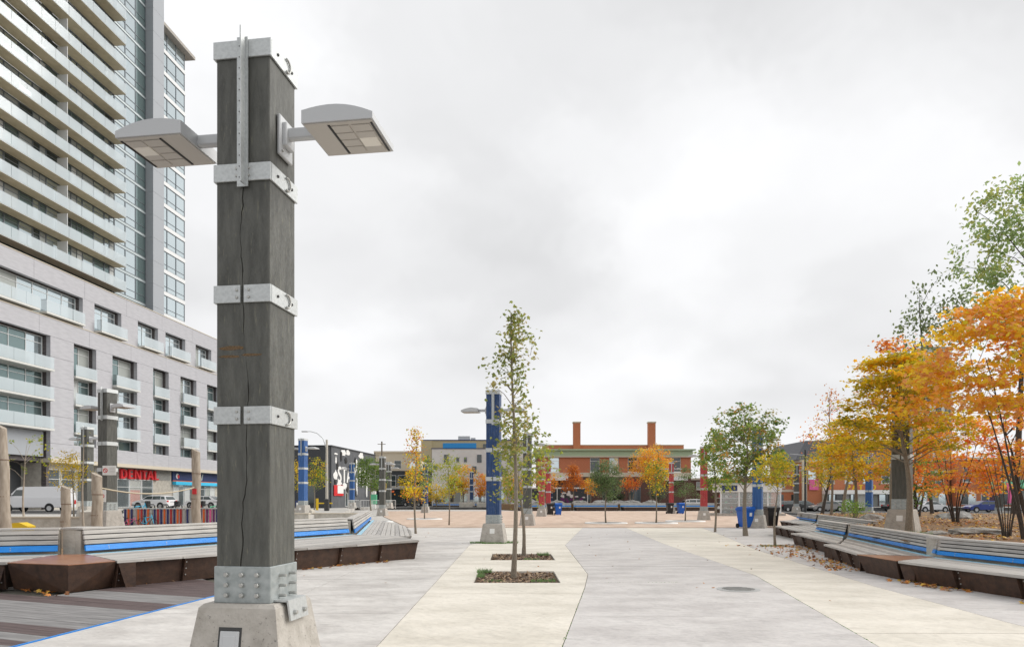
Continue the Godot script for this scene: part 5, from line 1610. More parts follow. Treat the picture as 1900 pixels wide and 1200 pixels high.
func bank() -> void:
	# planted bank behind the right-hand benches: mulch, stones, leaves
	var line := [[9.6, 3.0], [9.15, 12.4], [8.8, 14.6], [10.4, 21.6], [11.2, 26.0], [12.8, 25.2], [15.2, 35.0], [16.5, 41.0], [24, 52], [60, 52], [60, 3]]
	var p := poly(line)
	var f := FastNoiseLite.new()
	f.seed = 12
	f.frequency = 0.13
	var hgt := func(x: float, d: float) -> float:
		var e: float = clampf((x - 9.0) / 4.0, 0.0, 1.0)
		return 0.52 + 0.10 * e + 0.16 * f.get_noise_2d(x, d) + 0.05 * f.get_noise_2d(x * 5.0, d * 5.0) - 0.35 * smoothstep(44.0, 52.0, d)
	var b := MB.new()
	var s := 0.5
	var x := 8.5
	while x < 40.0:
		var d := 3.0
		while d < 52.0:
			if Geometry2D.is_point_in_polygon(Vector2(x + s / 2, d + s / 2), p):
				var q := []
				for c in [[0, 0], [s, 0], [s, s], [0, s]]:
					q.append(W(x + c[0], d + c[1], hgt.call(x + c[0], d + c[1])))
				b.face(q, q[0] - Vector3(0, 5, 0))
			d += s
		x += s
	structure("bank_ground", b.mesh(), M.mulch)
	# fallen leaves
	var spots := []
	for i in 26000:
		var q := Vector2(rng.randf_range(8.8, 32.0), rng.randf_range(8.0, 50.0))
		if rng.randf() > 14.0 / q.y or not Geometry2D.is_point_in_polygon(q, p):
			continue
		var c: Array = [ORANGE, RUST, GOLD, RUST, [[0.45, 0.30, 0.14], [0.36, 0.22, 0.10]]][rng.randi() % 5].pick_random() if false else [ORANGE, RUST, GOLD, RUST, [[0.45, 0.30, 0.14], [0.36, 0.22, 0.10]]][rng.randi() % 5][0]
		var j := rng.randf_range(0.7, 1.1)
		spots.append([W(q.x, q.y, hgt.call(q.x, q.y) + 0.02), rng.randf_range(0.06, 0.12), Color(c[0] * j, c[1] * j, c[2] * j), 0.85])
	var lv := leaf_cloud(self, named("fallen_leaves"), spots, "maple", "fallen_leaf")
	lv.set_meta("kind", "stuff")
	lv.set_meta("label", "orange and brown fallen leaves covering the bank")
	# drifts against the skirts and scattered on the concrete
	spots = []
	for a in [[8.0, 18.3, 7.3, 15.2, 170, 0.25], [7.3, 13.4, 7.6, 11.8, 80, 0.10], [7.75, 10.8, 8.3, 8.0, 60, 0.1], [9.2, 23.8, 7.9, 18.6, 200, 0.5], [8.0, 23.4, 9.4, 22.6, 100, 0.4], [-6.9, 12.9, -3.2, 17.4, 90, 0.12], [-8.4, 12.1, -7.3, 11.3, 16, 0.08]]:
		for i in int(a[4]):
			var k := rng.randf()
			spots.append([W(lerpf(a[0], a[2], k) + rng.randfn(0, a[5]) - (0.08 if a[0] > 0 else -0.1), lerpf(a[1], a[3], k) + rng.randfn(0, a[5] * 0.5), rng.randf_range(0.012, 0.03)), rng.randf_range(0.06, 0.12), [Color(0.62, 0.24, 0.05), Color(0.6, 0.36, 0.05), Color(0.45, 0.18, 0.06), Color(0.34, 0.2, 0.1)][rng.randi() % 4] * rng.randf_range(0.6, 1.15), 0.75])
	for i in 60:
		spots.append([W(rng.randf_range(-5, 9), rng.randf_range(5, 36), 0.012), rng.randf_range(0.04, 0.075), Color(0.42, 0.2, 0.08) * rng.randf_range(0.5, 1.2), 0.95])
	lv = leaf_cloud(self, named("fallen_leaves"), spots, "maple", "fallen_leaf")
	lv.set_meta("kind", "stuff")
	lv.set_meta("label", "scattered dry leaves on the concrete and along the benches")
	for q in [["flat grey stone lying in the mulch of the bank", 12.4, 19.0, Vector3(0.75, 0.14, 0.45)], ["small pale stone half sunk in the mulch", 11.5, 19.2, Vector3(0.45, 0.09, 0.3)], ["long grey boulder before the dark blue hatchback", 21.5, 34.5, Vector3(0.9, 0.28, 0.5)], ["small boulder beside the thin stemmed shrubs", 19.0, 34.0, Vector3(0.4, 0.2, 0.3)], ["low stone beside the green bush on the bank", 15.2, 30.0, Vector3(0.5, 0.2, 0.3)]]:
		var t := thing("boulder", q[0], "boulder", W(q[1], q[2], hgt.call(q[1], q[2]) + q[3].y * 0.2), 0.0, "stones on the leafy bank")
		b = MB.new()
		b.blob(Vector3.ZERO, q[3], int(q[1] * 10), 0.5, 16, 9)
		part(t, "rock", b.mesh(), M.stone)

func pits() -> void:
	var n := 0
	for q in [[-0.70, 0.88, 13.1, 15.2, true], [-0.54, 1.08, 17.95, 20.05, true]]:
		var t := structure("planting_pit", pm(poly([[q[0], q[2]], [q[1], q[2]], [q[1], q[3]], [q[0], q[3]]]), -0.3, -0.03), M.soil)
		var chips := []
		for i in 700:
			var c: Array = [[0.30, 0.19, 0.11], [0.17, 0.10, 0.06], [0.40, 0.29, 0.18], [0.10, 0.065, 0.04]][rng.randi() % 4]
			chips.append([W(rng.randf_range(q[0] + 0.04, q[1] - 0.04), rng.randf_range(q[2] + 0.04, q[3] - 0.04), -0.018 + 0.02 * rng.randf()), rng.randf_range(0.04, 0.10), Color(c[0], c[1], c[2]), 0.75])
		var lv := leaf_cloud(self, named("wood_mulch"), chips, "oval", "fallen_leaf")
		lv.set_meta("kind", "stuff")
	for q in [[-0.58, 14.95, 0.3, 0.3, 130, 0.1], [-0.62, 14.2, 0.14, 0.5, 90, 0.08], [0.6, 13.3, 0.45, 0.2, 90, 0.07], [-0.35, 13.35, 0.4, 0.15, 35, 0.05], [0.85, 19.5, 0.3, 0.3, 120, 0.1], [0.5, 18.1, 0.4, 0.2, 60, 0.06], [-1.2, 24.7, 0.5, 0.16, 200, 0.09], [-0.62, 24.5, 0.85, 0.12, 260, 0.07], [0.0, 24.75, 0.4, 0.2, 160, 0.1], [10.7, 18.6, 0.5, 0.4, 120, 0.14], [13.1, 23.5, 0.7, 0.5, 220, 0.2], [8.5, 23.2, 0.8, 0.4, 160, 0.06]]:
		grass_patch(W(q[0], q[1], 0.0 if q[0] < 9 else 0.58), Vector2(q[2], q[3]), q[4], q[5], self)
	# moss in the joints of the path
	for q in [[1.27, 12.4, 0.52, 7.4], [4.93, 14.4, 3.84, 7.4], [1.6, 13.2, 3.1, 13.2]]:
		var b := MB.new()
		for i in 90:
			var k := pow(rng.randf(), 0.8)
			var p := W(lerpf(q[0], q[2], k) + rng.randfn(0, 0.008), lerpf(q[1], q[3], k), -0.004)
			b.blob(p, Vector3(0.007, 0.006, 0.03) * rng.randf_range(0.4, 1.4), i, 0.3, 5, 3)
		var o := part(self, named("moss_grass"), b.mesh(), M.grass)
		o.set_meta("kind", "stuff")
	# round pale kerbs of the trees on the tan field
	for q in [["round pale kerb under the dense green tree on the tan paving", 5.9, 44.6], ["round pale kerb under the green and orange tree", 9.05, 44.6], ["round pale kerb farthest to the right on the tan paving", 11.75, 48.2], ["round pale kerb under the sparse orange tree's neighbour", -6.6, 53.6], ["round pale kerb at the tan field's left edge", -9.2, 47.0]]:
		var t := thing("tree_ring", q[0], "tree kerb", W(q[1], q[2]), 0.0, "round tree kerbs on the tan paving")
		var b := MB.new()
		b.lathe([[1.0, -0.02], [1.0, 0.06], [1.32, 0.06], [1.35, 0.03], [1.35, -0.02]], 40)
		part(t, "kerb", b.mesh(), M.white_paint)
		b = MB.new()
		b.lathe([[1.01, -0.02], [1.01, 0.02], [0.0, 0.03]], 24)
		part(t, "soil", b.mesh(), M.soil)

func all_trees() -> void:
	var g := "young maples on the plaza"
	tree("slim_maple", "tall slim maple in the nearest soil pit", W(0.03, 14.1), {h = 5.25, cb = 2.3, r = 0.52, tr = 0.05, n = 105, m = 14, ls = 0.08, cl = 0.17, flat = 0.9, pal = OLIVE, shape = "column", level = 0.35, top = 5.25, group = g})
	tree("slim_maple", "yellow-green slim maple in the second soil pit", W(0.32, 19.4), {h = 3.7, cb = 1.3, r = 0.95, tr = 0.055, n = 52, m = 18, ls = 0.1, cl = 0.28, flat = 0.7, pal = LIME + OLIVE, shape = "oval", level = 0.4, lean = Vector2(-0.18, 0.0), group = g})
	tree("sparse_maple", "sparse orange young tree left of the blue post", W(-4.27, 31.5), {h = 4.6, cb = 1.5, r = 0.62, tr = 0.05, n = 50, m = 14, ls = 0.1, cl = 0.3, pal = RUST + GOLD, shape = "cone", level = 0.3, group = g})
	tree("small_maple", "yellow-green young tree behind the blue post's left side", W(-3.7, 41.8), {h = 4.1, cb = 1.6, r = 0.95, tr = 0.05, n = 45, m = 20, ls = 0.13, cl = 0.34, pal = LIME, level = 0.4, group = g})
	tree("small_maple", "small green tree beside the far navy post", W(-6.6, 53.6), {h = 4.8, cb = 2.3, r = 0.85, tr = 0.05, n = 34, m = 18, ls = 0.17, cl = 0.35, pal = GREEN + LIME, level = 0.4, group = g})
	tree("round_tree", "round green tree in front of the mural lettering", W(-13.9, 70.0, 0.42), {h = 5.1, cb = 2.0, r = 1.55, tr = 0.07, n = 90, m = 44, ls = 0.18, cl = 0.42, pal = GREEN, level = 0.6, group = g})
	tree("round_tree", "round green and yellow tree left of the street lamp", W(-16.7, 60.0, 0.42), {h = 4.6, cb = 1.8, r = 0.98, tr = 0.06, n = 60, m = 22, ls = 0.16, cl = 0.34, pal = GREEN + LIME + GOLD, level = 0.6, group = g})
	tree("yellow_tree", "yellow tree just right of the big charcoal post", W(-18.1, 59.0, 0.42), {h = 4.3, cb = 1.6, r = 0.9, tr = 0.06, n = 50, m = 20, ls = 0.16, cl = 0.34, pal = YELLOW, level = 0.5, group = g})
	tree("dense_tree", "dense dark green tree in a round kerb on the tan paving", W(5.9, 44.6), {h = 3.95, cb = 1.35, r = 1.02, tr = 0.055, n = 130, m = 40, ls = 0.11, cl = 0.28, pal = [[0.09, 0.145, 0.05], [0.13, 0.19, 0.075], [0.18, 0.24, 0.11]], level = 0.6, group = g})
	tree("dense_tree", "green tree with yellow and orange leaves in a round kerb", W(9.05, 44.6), {h = 4.1, cb = 1.9, r = 0.78, tr = 0.055, n = 60, m = 24, ls = 0.12, cl = 0.28, pal = GREEN + GREEN + GOLD, level = 0.5, group = g})
	tree("dense_tree", "flat layered green tree in the right-hand round kerb", W(11.75, 48.2), {h = 3.65, cb = 1.7, r = 0.95, tr = 0.05, n = 46, m = 24, ls = 0.13, cl = 0.34, flat = 0.35, pal = [[0.10, 0.16, 0.05], [0.14, 0.20, 0.08]], level = 0.8, shape = "umbrella", group = g})
	tree("slim_maple", "slender green tree before the rightmost red post", W(9.45, 33.1), {h = 4.6, cb = 2.0, r = 0.82, tr = 0.05, n = 80, m = 24, ls = 0.11, cl = 0.26, pal = GREEN + LIME, shape = "column", level = 0.4, group = g})
	tree("broad_maple", "broad green maple with yellowing tips by the blue recycling bin", W(9.74, 29.6), {h = 5.45, cb = 2.15, r = 1.7, tr = 0.1, n = 140, m = 30, ls = 0.13, cl = 0.3, flat = 0.55, pal = GREEN + GREEN + OLIVE + [[0.55, 0.30, 0.08]], level = 0.55, group = g})
	tree("yellow_tree", "small bright yellow tree nearest the right-hand benches", W(8.6, 23.2), {h = 3.05, cb = 1.85, r = 0.72, tr = 0.045, n = 60, m = 24, ls = 0.085, cl = 0.2, pal = YELLOW + LIME, level = 0.4, group = g, off = Vector3(0.05, 0, 0)})
	# before the brick building
	g = "autumn trees before the far buildings"
	tree("orange_tree", "large vivid orange tree before the brick building", W(19.0, 97.0, 0.3), {h = 8.5, cb = 3.2, r = 2.9, tr = 0.14, n = 150, m = 44, ls = 0.24, cl = 0.6, pal = ORANGE, level = 0.5, group = g, stems = 3})
	tree("orange_tree", "rusty orange tree before the brick building's left chimney", W(8.2, 95.0, 0.3), {h = 5.6, cb = 2.4, r = 1.9, tr = 0.1, n = 70, m = 26, ls = 0.26, cl = 0.5, pal = RUST, shape = "cone", level = 0.6, group = g})
	tree("orange_tree", "pale orange tree right of the rusty one", W(10.8, 98.0, 0.3), {h = 4.2, cb = 1.8, r = 1.2, tr = 0.08, n = 40, m = 22, ls = 0.25, cl = 0.45, pal = ORANGE, level = 0.5, group = g})
	tree("red_tree", "small red maple behind the dense green tree", W(16.4, 98.0, 0.3), {h = 4.4, cb = 2.4, r = 1.5, tr = 0.08, n = 40, m = 22, ls = 0.25, cl = 0.45, pal = CORAL, level = 0.6, group = g, stems = 3})
	tree("pine_tree", "dark green pine shrub below the red maple", W(14.2, 97.0, 0.3), {h = 2.4, cb = 0.5, r = 1.1, tr = 0.07, n = 46, m = 26, ls = 0.2, cl = 0.4, pal = [[0.035, 0.065, 0.03], [0.05, 0.085, 0.04]], leaf = "oval", level = 0.3, group = g, stems = 2})
	tree("grey_shrub", "grey-green pine right of the red maple", W(19.5, 95.0, 0.3), {h = 3.0, cb = 1.0, r = 1.2, tr = 0.07, n = 36, m = 22, ls = 0.22, cl = 0.4, pal = [[0.08, 0.11, 0.07], [0.12, 0.15, 0.10]], leaf = "oval", level = 0.3, group = g, stems = 3})
	tree("orange_tree", "orange and brown tree before the white building", W(-7.9, 116.0, 0.3), {h = 6.9, cb = 2.2, r = 1.9, tr = 0.1, n = 60, m = 26, ls = 0.3, cl = 0.6, pal = ORANGE + GOLD, level = 0.5, group = g})
	tree("orange_tree", "low orange tree right of the thin navy post", W(-5.2, 116.0, 0.3), {h = 5.3, cb = 1.6, r = 1.5, tr = 0.1, n = 50, m = 24, ls = 0.3, cl = 0.55, pal = CORAL + ORANGE, level = 0.5, group = g})
	tree("olive_tree", "dull olive tree left of the orange and brown one", W(-9.4, 114.0, 0.3), {h = 5.2, cb = 1.8, r = 1.3, tr = 0.09, n = 40, m = 22, ls = 0.28, cl = 0.5, pal = GOLD + GREEN, level = 0.5, group = g})
	tree("yellow_tree", "yellow tree behind the sparse orange one", W(-14.3, 104.0, 0.1), {h = 6.0, cb = 1.0, r = 2.3, tr = 0.1, n = 60, m = 26, ls = 0.28, cl = 0.6, pal = GOLD + YELLOW, level = 0.5, group = g})
	tree("yellow_tree", "yellow tree right of the grey far post", W(-11.3, 106.0, 0.1), {h = 4.0, cb = 0.6, r = 1.9, tr = 0.1, n = 46, m = 24, ls = 0.26, cl = 0.55, pal = YELLOW, level = 0.5, group = g})
	tree("orange_tree", "orange tree half hidden by the tall blue post", W(0.5, 104.0, 0.1), {h = 5.6, cb = 1.6, r = 2.3, tr = 0.1, n = 60, m = 26, ls = 0.28, cl = 0.6, pal = ORANGE + YELLOW, level = 0.5, group = g})
	tree("orange_tree", "orange tree between the charcoal post and the red posts", W(4.6, 98.5, 0.3), {h = 5.0, cb = 2.0, r = 1.7, tr = 0.1, n = 50, m = 24, ls = 0.26, cl = 0.5, pal = ORANGE + RUST, level = 0.5, group = g})
	tree("olive_tree", "olive green tree in the gap right of the brick building", W(33.5, 112.0, 0.3), {h = 6.0, cb = 0.8, r = 2.4, tr = 0.12, n = 70, m = 40, ls = 0.26, cl = 0.6, pal = GREEN + LIME, level = 0.5, group = g})
	tree("orange_tree", "orange tree behind the glass kiosk", W(40.0, 114.0, 0.3), {h = 5.4, cb = 0.9, r = 2.3, tr = 0.12, n = 60, m = 40, ls = 0.26, cl = 0.6, pal = GOLD + ORANGE, level = 0.5, group = g})
	# left edge
	g = "street trees by the condominium"
	tree("yellow_tree", "golden yellow tree beside the thin charcoal post", W(-25.9, 42.0, 0.42), {h = 3.9, cb = 1.5, r = 1.1, tr = 0.05, n = 60, m = 26, ls = 0.12, cl = 0.34, pal = [[0.55, 0.38, 0.015], [0.48, 0.34, 0.02], [0.36, 0.29, 0.02]], level = 0.5, group = g, off = Vector3(-0.1, 0, 0)})
	tree("bare_tree", "nearly bare pale young tree before the thin charcoal post", W(-16.9, 28.0, 0.42), {h = 3.7, cb = 1.9, r = 0.42, tr = 0.045, n = 9, m = 2, ls = 0.1, cl = 0.2, pal = LIME, shape = "cone", bark = "peeled_log", group = g})
	tree("bare_tree", "thin tree with a few lime leaves behind the tall log", W(-20.6, 30.0, 0.42), {h = 3.9, cb = 1.8, r = 1.0, tr = 0.05, n = 10, m = 11, ls = 0.13, cl = 0.22, pal = LIME, bark = "peeled_log", group = g})
	# the bank on the right
	g = "maples on the leafy bank"
	tree("golden_maple", "golden olive layered maple whose trunk stands before the charcoal post", W(11.05, 19.8, 0.6), {h = 5.0, cb = 2.45, r = 1.75, tr = 0.1, n = 170, m = 42, ls = 0.115, cl = 0.36, flat = 0.22, pal = GOLD + [[0.36, 0.32, 0.02], [0.55, 0.40, 0.02]], shape = "umbrella", level = 0.72, group = g, off = Vector3(-0.25, 0, 0)})
	tree("rusty_maple", "reddish top of a maple behind the golden olive one", W(12.6, 23.5, 0.6), {h = 6.2, cb = 4.0, r = 1.1, tr = 0.07, n = 60, m = 26, ls = 0.12, cl = 0.3, flat = 0.4, pal = RUST + ORANGE + CORAL, shape = "umbrella", level = 0.6, group = g})
	tree("orange_maple", "big bright orange maple closest on the right with many stems", W(11.9, 16.4, 0.6), {h = 5.75, cb = 3.05, r = 2.85, tr = 0.036, n = 270, m = 34, ls = 0.14, cl = 0.38, flat = 0.28, pal = ORANGE + ORANGE + [[0.70, 0.52, 0.03], [0.50, 0.42, 0.03], [0.70, 0.32, 0.12]], shape = "umbrella", level = 0.6, stems = 5, bark = "bark_dark", group = g, off = Vector3(0.05, 0, 0)})
	tree("coral_maple", "coral red low maple over the dark blue hatchback", W(17.2, 27.5, 0.6), {h = 4.1, cb = 1.25, r = 1.9, tr = 0.032, n = 130, m = 34, ls = 0.12, cl = 0.38, flat = 0.28, pal = CORAL + CORAL + ORANGE, shape = "umbrella", level = 0.65, stems = 6, bark = "bark_dark", group = g})
	tree("coral_maple", "orange coral maple behind the bright orange one at the frame edge", W(18.3, 25.0, 0.6), {h = 4.6, cb = 1.9, r = 1.9, tr = 0.1, n = 130, m = 34, ls = 0.12, cl = 0.38, flat = 0.28, pal = ORANGE + CORAL, shape = "umbrella", level = 0.65, stems = 2, bark = "bark_dark", group = g})
	tree("orange_maple", "orange and yellow maple beside the far blue post", W(15.9, 33.0, 0.6), {h = 4.7, cb = 2.0, r = 1.85, tr = 0.09, n = 150, m = 36, ls = 0.14, cl = 0.4, flat = 0.32, pal = ORANGE + GOLD + YELLOW, shape = "umbrella", level = 0.65, group = g})
	tree("twiggy_maple", "thinning pink-orange maple with bare twigs on top", W(16.6, 37.0, 0.6), {h = 6.6, cb = 3.2, r = 1.7, tr = 0.07, n = 60, m = 9, ls = 0.13, cl = 0.4, pal = CORAL + RUST, shape = "cone", level = 0.4, group = g})
	tree("orange_maple", "orange maple over the white canopy right of the blue post", W(15.4, 28.0, 0.6), {h = 4.4, cb = 2.3, r = 1.25, tr = 0.09, n = 70, m = 24, ls = 0.12, cl = 0.34, flat = 0.4, pal = GOLD + ORANGE, shape = "umbrella", level = 0.65, stems = 3, group = g})
	tree("leaning_tree", "dark leaning tree with yellow-green leaves behind the black pole", W(21.8, 50.0, 0.3), {h = 4.6, cb = 2.1, r = 1.3, tr = 0.14, n = 50, m = 24, ls = 0.16, cl = 0.4, pal = LIME + YELLOW, level = 0.5, lean = Vector2(0.7, 0), bark = "bark_dark", group = g})
	tree("leaning_tree", "grey trunked tree leaning right before the shop window", W(19.6, 42.0, 0.6), {h = 5.0, cb = 2.4, r = 1.4, tr = 0.12, n = 50, m = 24, ls = 0.15, cl = 0.4, pal = GOLD + GREEN, level = 0.5, lean = Vector2(0.5, 0), group = g})
	tree("green_shrub", "bright green bush at the foot of the many-stemmed maple", W(14.6, 30.5, 0.6), {h = 0.95, cb = 0.15, r = 0.55, tr = 0.02, n = 40, m = 20, ls = 0.07, cl = 0.2, pal = [[0.16, 0.30, 0.04], [0.24, 0.36, 0.05]], leaf = "oval", level = 0.3, stems = 4, group = g})
	tree("green_shrub", "dark green shrub tree left of the coral maple", W(18.6, 33.0, 0.6), {h = 3.0, cb = 0.7, r = 1.15, tr = 0.04, n = 70, m = 26, ls = 0.12, cl = 0.34, pal = GREEN, level = 0.6, stems = 5, bark = "bark_dark", group = g})
	tree("green_shrub", "yellow-green tree above the dark green shrub", W(20.5, 36.0, 0.6), {h = 4.6, cb = 2.0, r = 1.5, tr = 0.06, n = 70, m = 26, ls = 0.14, cl = 0.4, pal = LIME + GREEN + GOLD, level = 0.6, stems = 3, bark = "bark_dark", group = g})
	tree("thin_stem_shrub", "leafless dark stems rising from the bank at the frame edge", W(12.25, 17.6, 0.6), {h = 2.6, cb = 1.2, r = 1.1, tr = 0.017, n = 12, m = 3, ls = 0.1, cl = 0.2, pal = CORAL, stems = 8, bark = "bark_dark", group = g, top = 2.1})
	tree("poplar_tree", "very tall green poplar rising behind the orange maples", W(29.0, 41.0, 0.3), {h = 19.6, cb = 9.0, r = 3.4, tr = 0.2, lean = Vector2(0.8, 0), n = 90, m = 60, ls = 0.28, cl = 0.62, flat = 1.1, pal = [[0.25, 0.34, 0.14], [0.29, 0.38, 0.15], [0.37, 0.40, 0.12]], top = 17.0, shape = "oval", level = 0.3, group = g, bark = "bark_dark"})
	tree("poplar_tree", "smaller thinning poplar branch top left of the tall one", W(24.3, 41.0, 0.3), {h = 14.3, cb = 8.0, r = 2.0, tr = 0.1, lean = Vector2(-0.9, 0), n = 36, m = 30, ls = 0.24, cl = 0.55, flat = 1.0, pal = [[0.16, 0.21, 0.10], [0.20, 0.25, 0.11]], top = 12.5, shape = "oval", level = 0.3, group = g, bark = "bark_dark"})

func _ready() -> void:
	rng.seed = 20240
	var cam := Camera3D.new()
	cam.name = "camera"
	add_child(cam)
	cam.position = Vector3(0, 1.55, 0)
	cam.near = 0.1
	cam.far = 1500.0
	cam.set_frustum(0.1 * 1200.0 / 1320.0, Vector2(0, 0.1 * 325.0 / 1320.0), 0.1, 1500.0)
	cam.current = true
	var env := Environment.new()
	env.background_mode = Environment.BG_SKY
	var sky := Sky.new()
	sky.sky_material = sky_material()
	env.sky = sky
	env.tonemap_mode = Environment.TONE_MAPPER_LINEAR
	env.tonemap_exposure = 1.75
	env.sdfgi_enabled = true
	env.ssao_enabled = true
	env.ssil_enabled = true
	var we := WorldEnvironment.new()
	we.name = "environment"
	we.environment = env
	add_child(we)
	var sun := DirectionalLight3D.new()
	sun.name = "sun"
	add_child(sun)
	sun.look_at_from_position(Vector3(15, 10.5, -5), Vector3.ZERO)
	sun.light_energy = 0.5
	sun.light_angular_distance = 50.0
	sun.light_color = Color(1.0, 0.985, 0.96)
	sun.shadow_enabled = true

	materials()
	paving()
	condo()
	mural_building()
	white_building()
	brick_building()
	right_buildings()
	kiosk()
	# low walls by the street
	wall_block("long beige retaining wall behind the peeled logs", [[-40, 29.6], [-17.4, 29.6], [-17.4, 30.0], [-40, 30.0]], 0.0, 0.74)
	wall_block("pale concrete block wall joining the striped fence", [[-17.9, 29.4], [-16.45, 29.4], [-19.8, 35.9], [-21.4, 35.9]], 0.0, 1.0, false)
	wall_block("beige low wall right of the big charcoal post", [[-17.5, 50.2], [-10.8, 50.2], [-10.8, 50.7], [-17.5, 50.7]], 0.0, 0.48)
	wall_block("farther beige wall below the blue light post", [[-16.0, 44.0], [-12.6, 44.0], [-12.6, 44.4], [-16.0, 44.4]], 0.0, 0.60)
	structure("play_ground", pm(poly([[-17, 15.2], [-9.4, 14.6], [-5.6, 21.5], [-8.0, 36.4], [-24, 36.4], [-40, 30], [-40, 15.2]]), -0.2, 0.1), M.mulch)
	structure("upper_terrace", pm(poly([[-60, 30.0], [-17.6, 30.0], [-21.0, 36.3], [-60, 36.3]]), -0.2, 0.42), M.sidewalk)
	# light posts
	light_post("big charcoal timber light post closest to the camera", "timber_dark", W(-2.2, 6.13), -0.14, 0)
	light_post("tall navy blue light post behind the two slim maples", "timber_blue", W(-0.64, 25.07), -0.14, 1)
	light_post("charcoal light post just right of the navy one", "timber_dark", W(0.90, 41.3), -0.14, 1)
	light_post("front red light post of the left red pair", "timber_red", W(2.60, 62.4), -0.14, 1)
	light_post("rear red light post of the left red pair", "timber_red", W(3.75, 73.5), -0.14, 1)
	light_post("short distant navy light post behind the left bins", "timber_blue", W(5.6, 100.6, 0.3), -0.14, 2, false).scale = Vector3.ONE * 0.64
	light_post("red light post before the vivid orange tree", "timber_red", W(16.7, 74.5), -0.14, 1)
	light_post("rightmost red light post on the tan paving", "timber_red", W(13.98, 51.8), -0.14, 1)
	light_post("bright blue light post beside the recycling bin", "timber_bright_blue", W(13.0, 37.6), -0.5, 1)
	light_post("thin far charcoal light post beside the slim black pole", "timber_dark", W(31.6, 79.0), -0.14, 2)
	light_post("blue light post standing among the orange maples", "timber_bright_blue", W(28.4, 56.5, -0.1), -0.7, 1)
	light_post("charcoal light post standing on the leafy bank", "timber_dark", W(11.7, 21.3, 0.55), -0.7, 1)
	light_post("charcoal light post behind the peeled logs", "timber_dark", W(-15.65, 27.5, 0.42), -0.35, 1)
	light_post("thin charcoal light post beside the golden yellow tree", "timber_dark", W(-25.1, 42.0, 0.42), -0.3, 1)
	light_post("charcoal light post right of the round green tree", "timber_dark", W(-11.7, 64.2), -0.14, 1)
	light_post("charcoal light post before the far glazed shop", "timber_dark", W(-14.2, 82.0, 0.42), -0.14, 2)
	light_post("small blue light post before the mural lettering", "timber_bright_blue", W(-18.9, 84.0, 0.42), -0.14, 2)
	light_post("bright blue light post right of the big charcoal post", "timber_bright_blue", W(-14.7, 50.0, 0.42), -0.3, 1)
	light_post("navy light post behind the sparse orange tree", "timber_blue", W(-9.5, 78.0), -0.14, 2)
	light_post("thin navy light post in the far planter bed", "timber_blue", W(-6.25, 110.0, 0.4), -0.14, 2)
	light_post("far grey light post left of the thin navy one", "timber_dark", W(-10.0, 118.0, -0.1), -0.14, 2)
	light_post("charcoal light post at the frame edge among the maples", "timber_dark", W(42.5, 62.0, -0.2), -0.14, 2)
	# benches: left arc
	var gl := "slatted benches of the left arc"
	bench("wide slatted bench behind the big charcoal post", Vector2(-8.28, 13.8), Vector2(-4.85, 21.3), [[-3.35, 20.6], [-2.39, 18.3], [-6.83, 12.3]], 0.48, 0.95, gl)
	bench("slatted bench with angled backrest running away behind the first", Vector2(-4.72, 21.5), Vector2(-7.2, 36.5), [[-5.6, 33.0], [-4.3, 28.5], [-3.41, 24.0], [-2.95, 20.9], [-3.3, 20.75]], 0.46, 0.92, gl)
	bench("slatted bench left of the rusty corner box", Vector2(-15.0, 11.3), Vector2(-8.78, 13.75), [[-8.55, 12.0], [-14.2, 9.4]], 0.48, 0.95, gl)
	corner("rusty steel corner box beside the wooden deck", [[-8.5, 11.97], [-7.23, 11.57], [-6.86, 12.28], [-8.26, 13.78], [-8.74, 13.72]], [[-8.55, 12.2], [-7.3, 11.69], [-7.05, 12.5], [-8.2, 13.7], [-8.7, 13.7]], 0.475, [-8.62, 14.18], 0.95, 0.2)
	# right arc
	var gr := "slatted benches of the right arc"
	bench("nearest right-hand bench running out of the frame", Vector2(8.49, 14.25), Vector2(9.75, 5.0), [[8.9, 4.8], [7.27, 13.40]], 0.38, 0.74, gr)
	bench("right-hand bench with wide seat behind the rusty box", Vector2(10.2, 21.6), Vector2(8.62, 14.5), [[7.35, 15.05], [8.05, 18.35], [8.55, 18.5]], 0.38, 0.74, gr)
	bench("short right-hand bench third from the frame edge", Vector2(11.05, 25.9), Vector2(10.26, 22.0), [[9.3, 20.0], [8.5, 18.6], [9.46, 24.1], [10.4, 24.5]], 0.385, 0.745, gr)
	bench("right-hand bench with long backrest fourth from the frame edge", Vector2(15.0, 35.0), Vector2(12.55, 25.0), [[11.0, 25.0], [10.3, 24.6], [11.2, 30.6], [13.3, 31.6]], 0.38, 0.74, gr)
	bench("farthest bench of the right arc", Vector2(16.4, 41.0), Vector2(15.05, 35.3), [[13.4, 31.9], [13.3, 31.7], [14.2, 37.7], [15.3, 39.0]], 0.38, 0.74, gr)
	corner("rusty steel corner box among the right-hand benches", [[7.28, 15.0], [7.28, 13.46], [8.47, 14.3], [8.6, 14.45]], [[7.42, 14.9], [7.43, 13.6], [8.4, 14.3], [8.55, 14.42]], 0.377, [8.78, 14.55], 0.72, 0.07)
	# far benches before the brick building
	var gf := "far benches before the brick building"
	var k := 0
	for q in [["far bench behind the charcoal and red posts", 0.6, 7.6], ["far bench left of the dense green tree", 7.9, 13.6], ["far bench right of the dense green tree", 13.9, 20.0], ["far bench reaching the black waste bin", 20.3, 29.0]]:
		bench(q[0], Vector2(q[1], 91.2), Vector2(q[2], 91.2), [[q[2] - 0.2, 89.6], [q[1] + 0.2, 89.6]], 0.5, 0.95, gf, true)
	bench("far bench before the white building", Vector2(-12.5, 112.0), Vector2(-4.5, 112.0), [[-4.7, 110.6], [-12.3, 110.6]], 0.5, 0.95, gf, true)
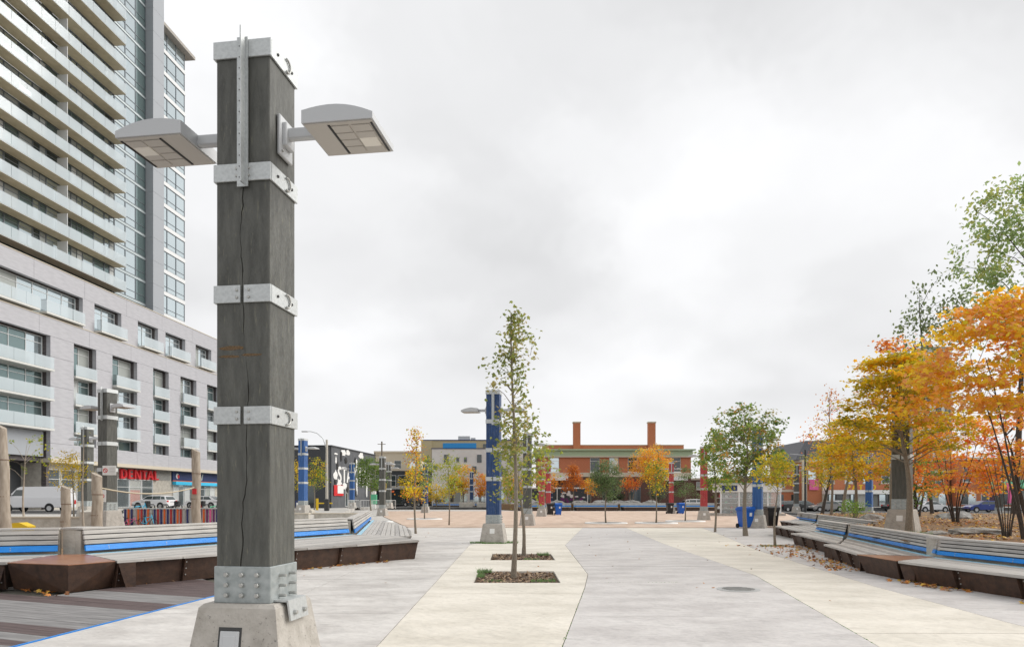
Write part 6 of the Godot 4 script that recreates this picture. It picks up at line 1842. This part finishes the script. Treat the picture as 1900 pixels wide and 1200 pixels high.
	structure("far_planting_bed", pm(poly([[0.4, 91.6], [29, 91.6], [31, 100.9], [-3, 100.9]]), -0.05, 0.82), M.mulch)
	for q in [["rounded pale boulder behind the left bins", 5.8, 93.4, 1.1], ["grey boulder below the rusty orange tree", 8.9, 93.2, 1.0], ["dark boulder left of the dense green tree's trunk", 11.6, 93.2, 1.1], ["flat boulder below the dense green tree", 13.6, 93.0, 1.3], ["long boulder under the dark pine shrub", 15.6, 93.2, 1.5], ["small boulder under the red maple", 18.2, 93.2, 1.0]]:
		var t := thing("boulder", q[0], "boulder", W(q[1], q[2], 0.9), 0.0, "boulders in the far planting bed")
		var b := MB.new()
		b.blob(Vector3.ZERO, Vector3(q[3], 0.42, 0.6), int(q[1] * 7), 0.5, 14, 8)
		part(t, "rock", b.mesh(), M.stone)
	people_things()
	bank()
	pits()
	all_trees()

func corner(label: String, top: Array, low: Array, y: float, block: Array, back: float, w := 0.3) -> void:
	var t := thing("corner_box", label, "planter corner", Vector3.ZERO, 0.0, "rusty corner boxes of the benches")
	for i in top.size() - 1:
		if i > top.size() - 3:
			break
		var b := MB.new()
		var c := Vector3(block[0], y / 2, -block[1])
		var pts := []
		var off := (W(top[i][0], top[i][1], y / 2) - c).normalized() * 0.0
		for q in [[top[i], y - 0.012], [top[i + 1], y - 0.012], [low[i + 1], 0.0], [low[i], 0.0]]:
			pts.append(W(q[0][0], q[0][1], q[1]))
		var nn: Vector3 = (pts[1] - pts[0]).cross(pts[3] - pts[0]).normalized() * 0.012
		if nn.dot(c - pts[0]) < 0:
			nn = -nn
		b.hexa([pts[0], pts[1], pts[2], pts[3], pts[0] + nn, pts[1] + nn, pts[2] + nn, pts[3] + nn])
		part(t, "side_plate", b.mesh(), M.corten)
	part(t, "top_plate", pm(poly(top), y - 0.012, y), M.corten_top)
	part(t, "concrete_pier", pm(poly([[block[0] - w, block[1] - 0.22], [block[0] + w, block[1] - 0.22], [block[0] + w + 0.05, block[1] + 0.3], [block[0] - w - 0.05, block[1] + 0.3]]), 0.0, back), M.wall_concrete)
	part(t, "cap_plank", pm(poly([[block[0] - w - 0.02, block[1] - 0.24], [block[0] + w + 0.02, block[1] - 0.24], [block[0] + w + 0.05, block[1] + 0.32], [block[0] - w - 0.05, block[1] + 0.32]]), back, back + 0.035), M.bench_wood_pale)
